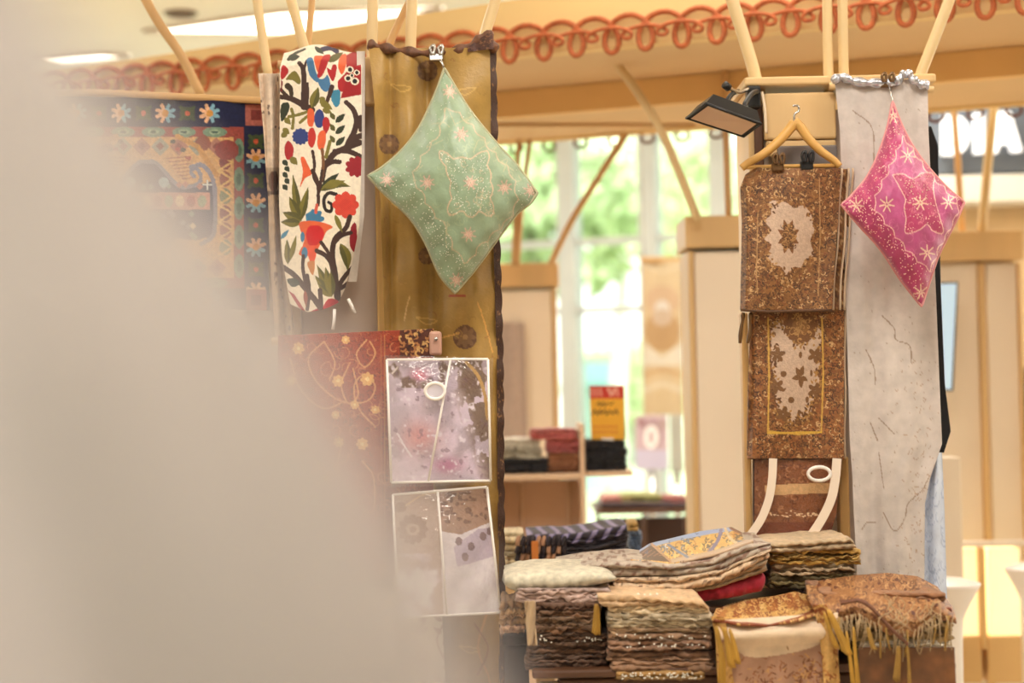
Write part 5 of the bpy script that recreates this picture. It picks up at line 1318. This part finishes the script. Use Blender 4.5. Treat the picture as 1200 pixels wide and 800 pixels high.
folded('cream_towel', 'thick cream folded towel at the left end of the piles', 'towel', [(591, 676), (608, 672), (640, 669.5), (690, 670), (712, 672), (722, 677)], [(591, 688), (612, 698), (650, 696), (690, 690), (715, 683), (722, 680)], 4.15, 0.30, 1, [(240, 228, 200)], seed=130, nx=80, amp=.006, fine=0)
fl('folded_textile', 'tan folded cloth sticking out left beside the olive shawl', 587, 618, 705, 734, 4.20, 0.2, 2, [(186, 146, 98), (168, 128, 86)], seed=140, nx=30, amp=.012)
fl('folded_textile', 'rosy beige cloth corner under the tan cloth by the olive shawl', 588, 616, 734, 744, 4.20, 0.2, 1, [(198, 158, 128)], seed=141, nx=30, amp=.012)
t = sheet('cream_strip', None, CLOTH, rows_fn([(704, 615, 627), (730, 617, 627), (756, 619, 629)]), lambda px, py, u, v: 4.11 + 0.01 * np.sin(u * 6 + v * 4), 14, 40, col=(190, 160, 122), thick=0.004)
tag(t, 'narrow beige cloth end hanging at the left of the dark pile', 'cloth')

# middle slanted textiles
def pat_fl(cdark, th, s1=34, s2=9, sd=3):
    def f(u, w_, C, kd):
        n = fnoise(u * s1, (w_ + 3) * s2 + 0 * u, sd, 2)
        mk = np.clip((n - th) * 12, 0, 1)[:, None]
        return C * (1 - mk) + np.asarray(cdark, float) * mk
    return f
GM = 'slanted textiles in the middle of the table'
folded('folded_textile', 'crimson velvet cloth wedged under the slanted beige textiles', 'cloth', [(788, 695), (827, 688), (862, 680), (898, 671)], [(788, 698), (827, 706), (862, 700), (897, 693)], 4.32, 0.25, 1, [(176, 38, 62)], seed=150, group=GM, nx=60, fine=0)
folded('folded_textile', 'thin plain beige textile just above the crimson velvet', 'cloth', [(742, 692), (795, 693), (845, 682), (900, 653)], [(742, 697), (795, 697), (845, 688), (899, 670)], 4.30, 0.28, 1, [(198, 170, 136)], seed=151, group=GM, nx=60)
folded('folded_textile', 'beige textile with brown print, second below the blue and gold one', 'cloth', [(718, 677), (795, 676), (845, 668), (902, 643)], [(718, 691), (745, 693), (795, 694), (845, 683), (902, 654)], 4.29, 0.3, 1, [(206, 178, 146)], seed=152, group=GM, nx=120, pat=pat_fl((120, 88, 66), .62))
folded('folded_textile', 'thick rolled beige textile with scattered brown print below the blue and gold one', 'cloth', [(655, 668), (690, 661), (720, 658), (745, 657), (785, 661), (830, 656), (880, 638), (904, 636)], [(655, 671), (690, 672), (720, 677), (795, 676), (845, 668), (904, 644)], 4.30, 0.34, 1, [(214, 196, 176)], seed=153, group=GM, nx=140, pat=pat_fl((130, 96, 78), .6, 40, 8, 8))
cv = Cv(730, 610, 892, 670, (216, 170, 84), 3)
cv.curls(500, [(236, 196, 110), (120, 90, 60), (190, 130, 50), (110, 120, 140), (90, 70, 50)], rng, (1.5, 5), 1.5)
for pts, w_2, c_ in (([(740, 652), (764, 638), (820, 625), (858, 619)], 9, (150, 168, 206)), ([(858, 619), (870, 625), (884, 633)], 7, (140, 90, 62)), ([(845, 622), (842, 634), (832, 648)], 4, (120, 112, 150)), ([(850, 621), (856, 632), (866, 640)], 3, (214, 190, 150)), ([(786, 659), (840, 648), (884, 633)], 5, (196, 166, 136)), ([(764, 639), (774, 648), (786, 660)], 3, (186, 140, 100)), ([(784, 640), (796, 648), (806, 654)], 3, (120, 130, 160))): cv.line(pts, w_2, c_, sm=4)
cv.poly([(738, 656), (763, 640), (785, 660)], (92, 56, 40))
for q in range(5): cv.line([(745 + q * 7, 656 - q), (760 + q * 4, 644 + q * 2)], 1.2, (150, 100, 70))
cv.curls(80, [(220, 226, 240), (90, 100, 140)], rng, (1, 3), 1, test=lambda x, y: y < 655 - (x - 740) * .28)
bgt = empty('folded_textile', 'blue and gold patterned textile lying topmost of the slanted beige ones', 'cloth', GM)
def bpos(u, v):
    tx, ty = np.interp(u, [0, .2, .55, .85, 1], [737, 762, 820, 857, 882]), np.interp(u, [0, .2, .55, .85, 1], [654, 638, 624, 619, 632])
    bx, by = np.interp(u, [0, .2, .4, .7, 1], [739, 760, 786, 838, 883]), np.interp(u, [0, .2, .4, .7, 1], [657, 660, 662, 650, 635])
    return tx + (bx - tx) * v, ty + (by - ty) * v
sheet('patterned_top', cv, SILK, bpos, lambda px, py, u, v: 4.62 - 0.30 * v + 0.008 * np.sin(u * 9), 180, 70, bgt, thick=0.008)
cvb = cv
# olive stack
GO = 'folded textiles of the olive stack'
xs = [(672, 690, 902, 1000, [(92, 76, 40), (120, 100, 52)], 2, 'dark olive folded textile, lowest of the small olive stack'), (660, 673, 905, 1003, [(176, 150, 116), (150, 126, 92)], 2, 'greyish beige folded textile in the middle of the small olive stack'),
      (644, 661, 903, 1009, [(160, 122, 50), (140, 106, 44), (176, 138, 66)], 3, 'mustard olive folded textile second from the top of the small olive stack')]
for q, (ya, yb, xa, xb, c_, ly, lb) in enumerate(xs):
    fl('folded_textile', lb, xa, xb, ya, yb, 4.42, 0.26, ly, c_, seed=160 + q, group=GO, amp=.012, wave=.16, nx=70)
folded('folded_textile', 'pale beige folded textile on top of the small olive stack', 'cloth', [(896, 637), (930, 634), (970, 632), (996, 629), (1003, 636)], [(896, 646), (940, 648), (980, 644), (1003, 642)], 4.41, 0.27, 1, [(206, 178, 140)], seed=170, group=GO, nx=70)

# gold floral runner over a beige organza block
cv = Cv(828, 700, 1000, 860, (206, 174, 140), 2)
cv.a[:] = np.array((214, 184, 152.)) * (1 + .1 * (fnoise(cv.X / 10, cv.Y / 14, 4) - .5))[..., None]
cv.poly([(828, 750), (1000, 742), (1000, 860), (828, 860)], (176, 132, 104)); cv.poly([(856, 742), (900, 738), (960, 735), (962, 752), (930, 764), (880, 770), (860, 757)], (226, 198, 164), sm=4)
for _ in range(360):
    x, y = rng.choice(((890, 800), (950, 800), (900, 830), (940, 785), (965, 790)))
    x, y = x + rng.gauss(0, 13), y + rng.gauss(0, 12); cv.line([(x, y), (x + rng.uniform(-5, 5), y + rng.uniform(-5, 5))], 1.5, rng.choice([(122, 70, 38), (150, 92, 48), (200, 150, 90)]))
og = empty('organza_cloth', 'beige organza cloth with bronze embroidery hanging over the table front', 'cloth')
def opos(u, v): return 842 + (982 - 842) * u + 0 * v, 727 - 9 * u + (130 + 6 * u) * v
sheet('front_fall', cv, SILK, opos, lambda px, py, u, v: 4.045 - 0.02 * np.sin(np.pi * np.clip(v * 4, 0, 1)) + 0.012 * np.sin(u * 18 + v * 3) * v - 0.012 * np.exp(-((v - .18) / .06) ** 2), 130, 120, og, thick=0.004)
fl('folded_textile', 'beige folded cloth between the floral runner and the organza fall', 850, 968, 735, 748, 4.06, 0.27, 2, [(206, 178, 144), (190, 160, 128)], seed=180, nx=60)
cv = Cv(825, 685, 1000, 860, (206, 160, 92), 2.4)
cv.curls(420, [(160, 86, 40), (130, 66, 34), (226, 184, 116), (184, 120, 58)], rng, (2, 6), 1.6, test=lambda x, y: (y > 712 + 4 * math.sin(x / 11) or x > 915))
for x, y, s_ in ((862, 708, 1), (905, 710, 1), (885, 720, 1.2), (930, 706, 1.4), (950, 708, 1.2), (845, 718, 1)): cv.flower(x, y, 8 * s_, 6, (182, 120, 62), .45, x)
vines(cv, [(836, 702), (965, 692), (965, 730), (836, 732)], [], 150, (150, 82, 42), 1.2, rng, (2, 6)); vines(cv, [(836, 702), (965, 692), (965, 730), (836, 732)], [], 90, (228, 188, 124), 1.0, rng, (2, 5))
cv.line([(836, 728), (870, 730), (900, 732), (940, 722), (965, 712)], 3, (140, 70, 38), sm=4); cv.line([(836, 724), (870, 726), (900, 728), (940, 718), (965, 708)], 1.2, (230, 190, 110), sm=4)
fr = empty('floral_runner', 'gold and rust floral runner with mustard tassels lying over beige cloth', 'runner')
def fpos(u, v):
    ty = np.interp(u, [0, .3, .6, .8, 1], [713, 703, 699, 694, 700]); by = np.interp(u, [0, .25, .5, .75, 1], [726, 732, 733, 727, 716])
    x = 834 + 134 * u + (1 - v) * np.interp(u, [0, 1], [6, -14]); return x, ty + (by - ty) * v
sheet('runner_top', cv, BROC, fpos, lambda px, py, u, v: 4.36 - 0.34 * v ** .9 + 0.006 * np.sin(u * 15), 150, 50, fr, thick=0.006)
sheet('side_fall', cv, BROC, rows_fn([(708, 953, 968), (730, 958, 975), (770, 964, 982), (850, 968, 988)]), lambda px, py, u, v: 4.02 + 0.008 * np.sin(u * 5 + v * 6), 30, 110, fr, thick=0.004)
sheet('side_fall', cv, BROC, rows_fn([(722, 834, 848), (740, 838, 852), (850, 845, 866)]), lambda px, py, u, v: 4.03 + 0.008 * np.sin(u * 5 + v * 6), 30, 90, fr, thick=0.004)
for pts, w_2 in (([(840, 734), (843, 755), (846, 775), (845, 800)], 9), ([(848, 735), (853, 755), (857, 780)], 10), ([(855, 737), (860, 755), (864, 776)], 8), ([(971, 715), (979, 733), (988, 752), (992, 764)], 13), ([(966, 718), (973, 740), (980, 758)], 8), ([(992, 740), (996, 770), (1000, 805)], 6), ([(1000, 735), (1002, 765), (1006, 810)], 6)):
    tassel(pts, 4.0, w_2, MUST, fr)

# brown fringed shawl heap on a stack
GS = 'textiles under the brown fringed shawl'
fl('folded_textile', 'white folded textile at the bottom of the fringed shawl stack', 1010, 1114, 750, 760, 4.06, 0.32, 2, [(236, 222, 200)], seed=190, group=GS, nx=80, amp=.008)
fl('folded_textile', 'olive beige folded textile under the brown fringed shawl', 975, 1117, 728, 750, 4.07, 0.32, 3, [(150, 122, 78), (172, 140, 94), (126, 100, 64)], seed=191, group=GS, nx=80, amp=.012)
fl('folded_textile', 'reddish folded textile peeking from under the brown fringed shawl', 985, 1116, 712, 729, 4.09, 0.32, 2, [(150, 74, 58), (170, 92, 70)], seed=192, group=GS, nx=60, amp=.01)
fl('folded_textile', 'brown folded textile hidden directly beneath the fringed shawl', 965, 1108, 695, 713, 4.14, 0.30, 2, [(140, 96, 62)], seed=193, group=GS, nx=50)
cv = Cv(935, 660, 1130, 780, (162, 112, 68), 2.2)
cv.curls(1700, [(130, 84, 50), (186, 136, 88), (148, 98, 58), (112, 70, 44), (196, 150, 100)], rng, (1.2, 4.5), 1.3)
for _ in range(46): cv.leaf((x_ := rng.uniform(945, 1120), y_ := rng.uniform(676, 725)), (x_ + rng.uniform(-6, 6), y_ + rng.uniform(-5, 5)), 4, (104, 56, 40))
cv.line([(985, 705), (1010, 704), (1025, 716), (1045, 738), (1062, 752)], 2.4, (110, 64, 44), sm=5)
bs_ = empty('fringed_shawl', 'brown embroidered shawl with fringe heaped on the right stack', 'shawl')
def spos(u, v):
    X = [0, .12, .3, .5, .7, .85, 1]
    tx, ty = np.interp(u, X, [944, 965, 1000, 1040, 1075, 1098, 1116]), np.interp(u, X, [686, 680, 675, 672, 676, 688, 712])
    bx, by = np.interp(u, X, [948, 968, 1004, 1042, 1072, 1098, 1121]), np.interp(u, X, [704, 736, 722, 744, 746, 724, 730])
    return tx + (bx - tx) * v, ty + (by - ty) * v ** 1.1
def sdep(px, py, u, v):
    return 4.40 - 0.36 * np.sin(np.clip(v * 1.25, 0, 1) * np.pi / 2) + 0.02 * (fnoise(u * 9, v * 5, 4) - .5) + 0.010 * np.sin(u * 24 + v * 3) * v
sheet('shawl_cloth', cv, BROC, spos, sdep, 300, 140, bs_, thick=0.005)
tube('rolled_edge', smooth(ppts([(985, 707, 4.04), (1005, 704, 4.03), (1020, 711, 4.02), (1038, 730, 4.01), (1052, 744, 4.0), (1064, 755, 4.0)], 4), 6), 0.0042, mat('brown_roll', (118, 74, 50), .7, var=.4, scale=70), bs_)
FRM, FRO = mat('fringe_beige', (176, 148, 108), 0.7, var=.3, scale=40), mat('fringe_olive', (170, 130, 60), 0.7, var=.3, scale=40)
for m_, n_, s_ in ((FRM, 54, 1), (FRO, 7, 2)):
    parts = []; r_ = random.Random(s_)
    for _ in range(n_):
        x = r_.uniform(978, 1118); y0 = np.interp(x, [975, 1005, 1042, 1072, 1098, 1120], [730, 722, 742, 742, 722, 728]); L_ = r_.uniform(10, 38)
        parts.append(tube_geo(smooth(ppts([(x, y0 - 4, 4.03), (x + r_.uniform(-4, 4), y0 + L_ * .4, 4.012), (x + r_.uniform(-5, 5), y0 + L_, 4.02)], 4), 4), 0.0014 if s_ == 1 else 0.0026, 5))
    for _ in range(30 if s_ == 1 else 0):
        x, y0 = r_.uniform(1030, 1100), r_.uniform(690, 722)
        d_ = 4.40 - 0.36 * math.sin(min(1, (y0 - 676) / 50 * 1.25) * math.pi / 2) - .012
        parts.append(tube_geo(smooth(ppts([(x, y0, d_), (x + r_.uniform(-9, 9), y0 + 8, d_ - .03), (x + r_.uniform(-14, 14), y0 + 18, d_ - .05)], 4), 4), 0.0011, 5))
    V, Fc = join_geo(parts); o = mobj('fringe', V, Fc, m_, bs_); o['kind'] = 'stuff'
for pts, w_2 in (([(1017, 735), (1021, 752), (1024, 760)], 8), ([(1053, 757), (1052, 775), (1050, 797)], 8), ([(1063, 755), (1065, 780), (1066, 808)], 5)):
    tassel(pts, 4.0, w_2, FRO, bs_)
cv = Cv(1000, 745, 1130, 860, (122, 78, 44), 1.5); cv.grain(.25, 18, 3)
t = sheet('brown_drop_cloth', cv, SILK, lambda u, v: (1006 + (112 + 4 * v) * u, 758 + 92 * v + 0 * u), lambda px, py, u, v: 4.055 + 0.015 * np.sin(u * 10 + v) * v + .1 * np.clip(u - .9, 0, 1), 60, 50, thick=0.004)
tag(t, 'plain brown satin cloth hanging over the table front below the fringed shawl', 'cloth')

# striped dark pile on its own stand
st = empty('side_stand', 'wooden stand behind the table carrying the dark striped cloths', 'stand')
zz = W(660, 672, 5.2)[2]
xa, xb = W(588, 672, 5.2)[0], W(742, 672, 5.2)[0]
box('stand_top', ((xa + xb) / 2, 5.38, zz - .015), (xb - xa, .40, .028), WOOD, st)
for xx in (xa + .03, xb - .03):
    for yy in (5.22, 5.54): box('leg', (xx, yy, (zz - .032) / 2), (.04, .04, zz - .034), WOOD, st)
def stripes(u, w_, C, kd):
    k_ = np.sin(u * 44 + w_ * 3)
    out = C.copy()
    out[k_ > .55] = (150, 140, 176); out[(k_ > .1) & (k_ <= .55)] = (78, 72, 120)
    return out
GD = 'dark striped cloths on the side stand'
ys = [(664, 671), (655, 664), (646, 655), (637, 646), (628, 637)]
for q, (ya, yb) in enumerate(ys):
    lb = ['lowest', 'second lowest', 'middle', 'second highest', 'topmost'][q] + ' dark folded cloth in the striped pile behind the cream towel'
    if q < 4: ta, bo = [(622, ya), (660, ya), (690, ya - 1), (736, ya - 12)], [(622, yb), (660, yb), (690, yb - 1), (736, yb - 11)]
    else: ta, bo = [(618, ya - 1), (640, ya - 2), (665, ya - 2), (690, ya - 5), (736, ya - 13)], [(618, yb), (660, yb), (690, yb - 1), (736, yb - 11)]
    o = folded('folded_cloth', lb, 'cloth', ta, bo, 5.22, 0.34, 1, [(48, 40, 50)], seed=200 + q, group=GD, nx=110, pat=stripes if q == 4 else None, amp=.006)
    for x in np.arange(608 if q > 1 else 626, 668, 6.0):
        P = smooth(ppts([(x, ya + 1, 5.20), (x - 1, ya + 5, 5.19), (x - 2 + rng.uniform(-1, 1), yb + 2, 5.19)], 5), 4)
        tube('tassel', P, np.linspace(.006, .0085, len(P)), mat('tassel_dark', (46, 36, 40), .8, var=.3), o, seg=6) if rng.random() < .62 else tube('tassel', P, np.linspace(.006, .0085, len(P)), mat('tassel_tan', (168, 126, 96), .8, var=.3), o, seg=6)
o = pbox('orange_tag', 623, 634, 631, 668, 5.15, .006, mat('orange_tag', (206, 124, 54), .6), bevel=.001); tag(o, 'orange paper tag hanging at the front of the dark striped pile', 'tag')
fl('folded_cloth', 'cream folded cloth standing behind the left end of the striped pile', 590, 614, 624, 671, 5.32, .2, 4, [(214, 196, 160)], seed=210, nx=24)
fl('folded_cloth', 'small blue grey folded cloth beside the dark striped pile', 738, 752, 622, 650, 5.6, .15, 3, [(96, 112, 136)], seed=211, nx=20)
fl('folded_cloth', 'small gold folded cloth on the blue grey one by the striped pile', 736, 748, 612, 622, 5.6, .15, 1, [(220, 176, 100)], seed=212, nx=20)

# ------------------------------------------------------------------ draped dress form close to the lens
df = empty('draped_dress_form', 'pale shawl draped over a dress form close to the lens, strongly blurred', 'dress form')
YC = 0.50
PR = [(-60, 20), (0, 40), (60, 82), (120, 120), (200, 172), (290, 226), (380, 284), (500, 346), (600, 392), (700, 432), (800, 462), (900, 478), (1000, 484)]
xc = float(W(-110, 400, YC)[0])
prof = [((s_ + 110) * YC / F, float(W(-110, y_, YC)[2])) for y_, s_ in PR]
prof = [(r_ + 0.003, z_) for r_, z_ in prof]
prof += [(prof[-1][0] + .004, 1.0), (prof[-1][0] + .012, .6), (prof[-1][0] + .016, .10)]
prof = np.array(prof); prof = smooth(prof, 6)
n = 140; an = np.linspace(0, 2 * np.pi, n, endpoint=False)
V, Cc = [], []
for i, (r_, z_) in enumerate(prof):
    k_ = min(1, i / 40)
    rr = r_ * (1 + k_ * (0.035 * np.sin(an * 11 + z_ * 9) + 0.02 * np.sin(an * 23 + z_ * 4)))
    V.append(np.stack([xc + rr * np.cos(an), YC + rr * np.sin(an) * .9, np.full(n, z_)], 1))
    q = fnoise(an * 3, z_ * 14 + 0 * an, 6)
    base = np.array((214, 204, 184.))[None] + 0 * an[:, None]
    base = base * (1 - np.clip((q - .52) * 5, 0, .8))[:, None] + np.array((172, 168, 140.)) * np.clip((q - .52) * 5, 0, .8)[:, None]
    Cc.append(base)
V = np.vstack(V)
i = np.arange(len(prof) - 1)[:, None] * n + np.arange(n)[None]; j = np.arange(len(prof) - 1)[:, None] * n + (np.arange(n)[None] + 1) % n
mobj('shawl', V, np.stack([i, j, j + n, i + n], -1).reshape(-1, 4), CLOTH, df, cols=np.vstack(Cc))
VEIL = bpy.data.materials.new('sheer_veil'); VEIL.use_nodes = True
nt = VEIL.node_tree; b_ = nt.nodes['Principled BSDF']; b_.inputs['Base Color'].default_value = lc((240, 232, 236)); b_.inputs['Roughness'].default_value = .7
b_.inputs['Alpha'].default_value = 0.42
V2 = V.copy(); k_ = np.clip((np.arange(len(prof)) / 30.0), 0, 1).repeat(n)[:, None] * 0.07
V2[:, 0:1] = xc + (V2[:, 0:1] - xc) * (1.04 + k_); V2[:, 1:2] = YC + (V2[:, 1:2] - YC) * (1.03 + k_ * .6)
mobj('sheer_veil', V2, np.stack([i, j, j + n, i + n], -1).reshape(-1, 4), VEIL, df)
tube('neck_cap', [(xc, YC, prof[0][1] - .02), (xc, YC, prof[0][1] + .02), (xc, YC, prof[0][1] + .04), (xc, YC, prof[0][1] + .055)], [.034, .034, .026, .008], WOOD, df, seg=16)
tube('base', [(xc, YC, 0.01), (xc, YC, .03), (xc, YC, .05), (xc, YC, .06)], [.17, .17, .15, .03], BLACK, df, seg=24)
tube('pole', [(xc, YC, .05), (xc, YC, prof[0][1] - .03)], .015, STEEL, df)
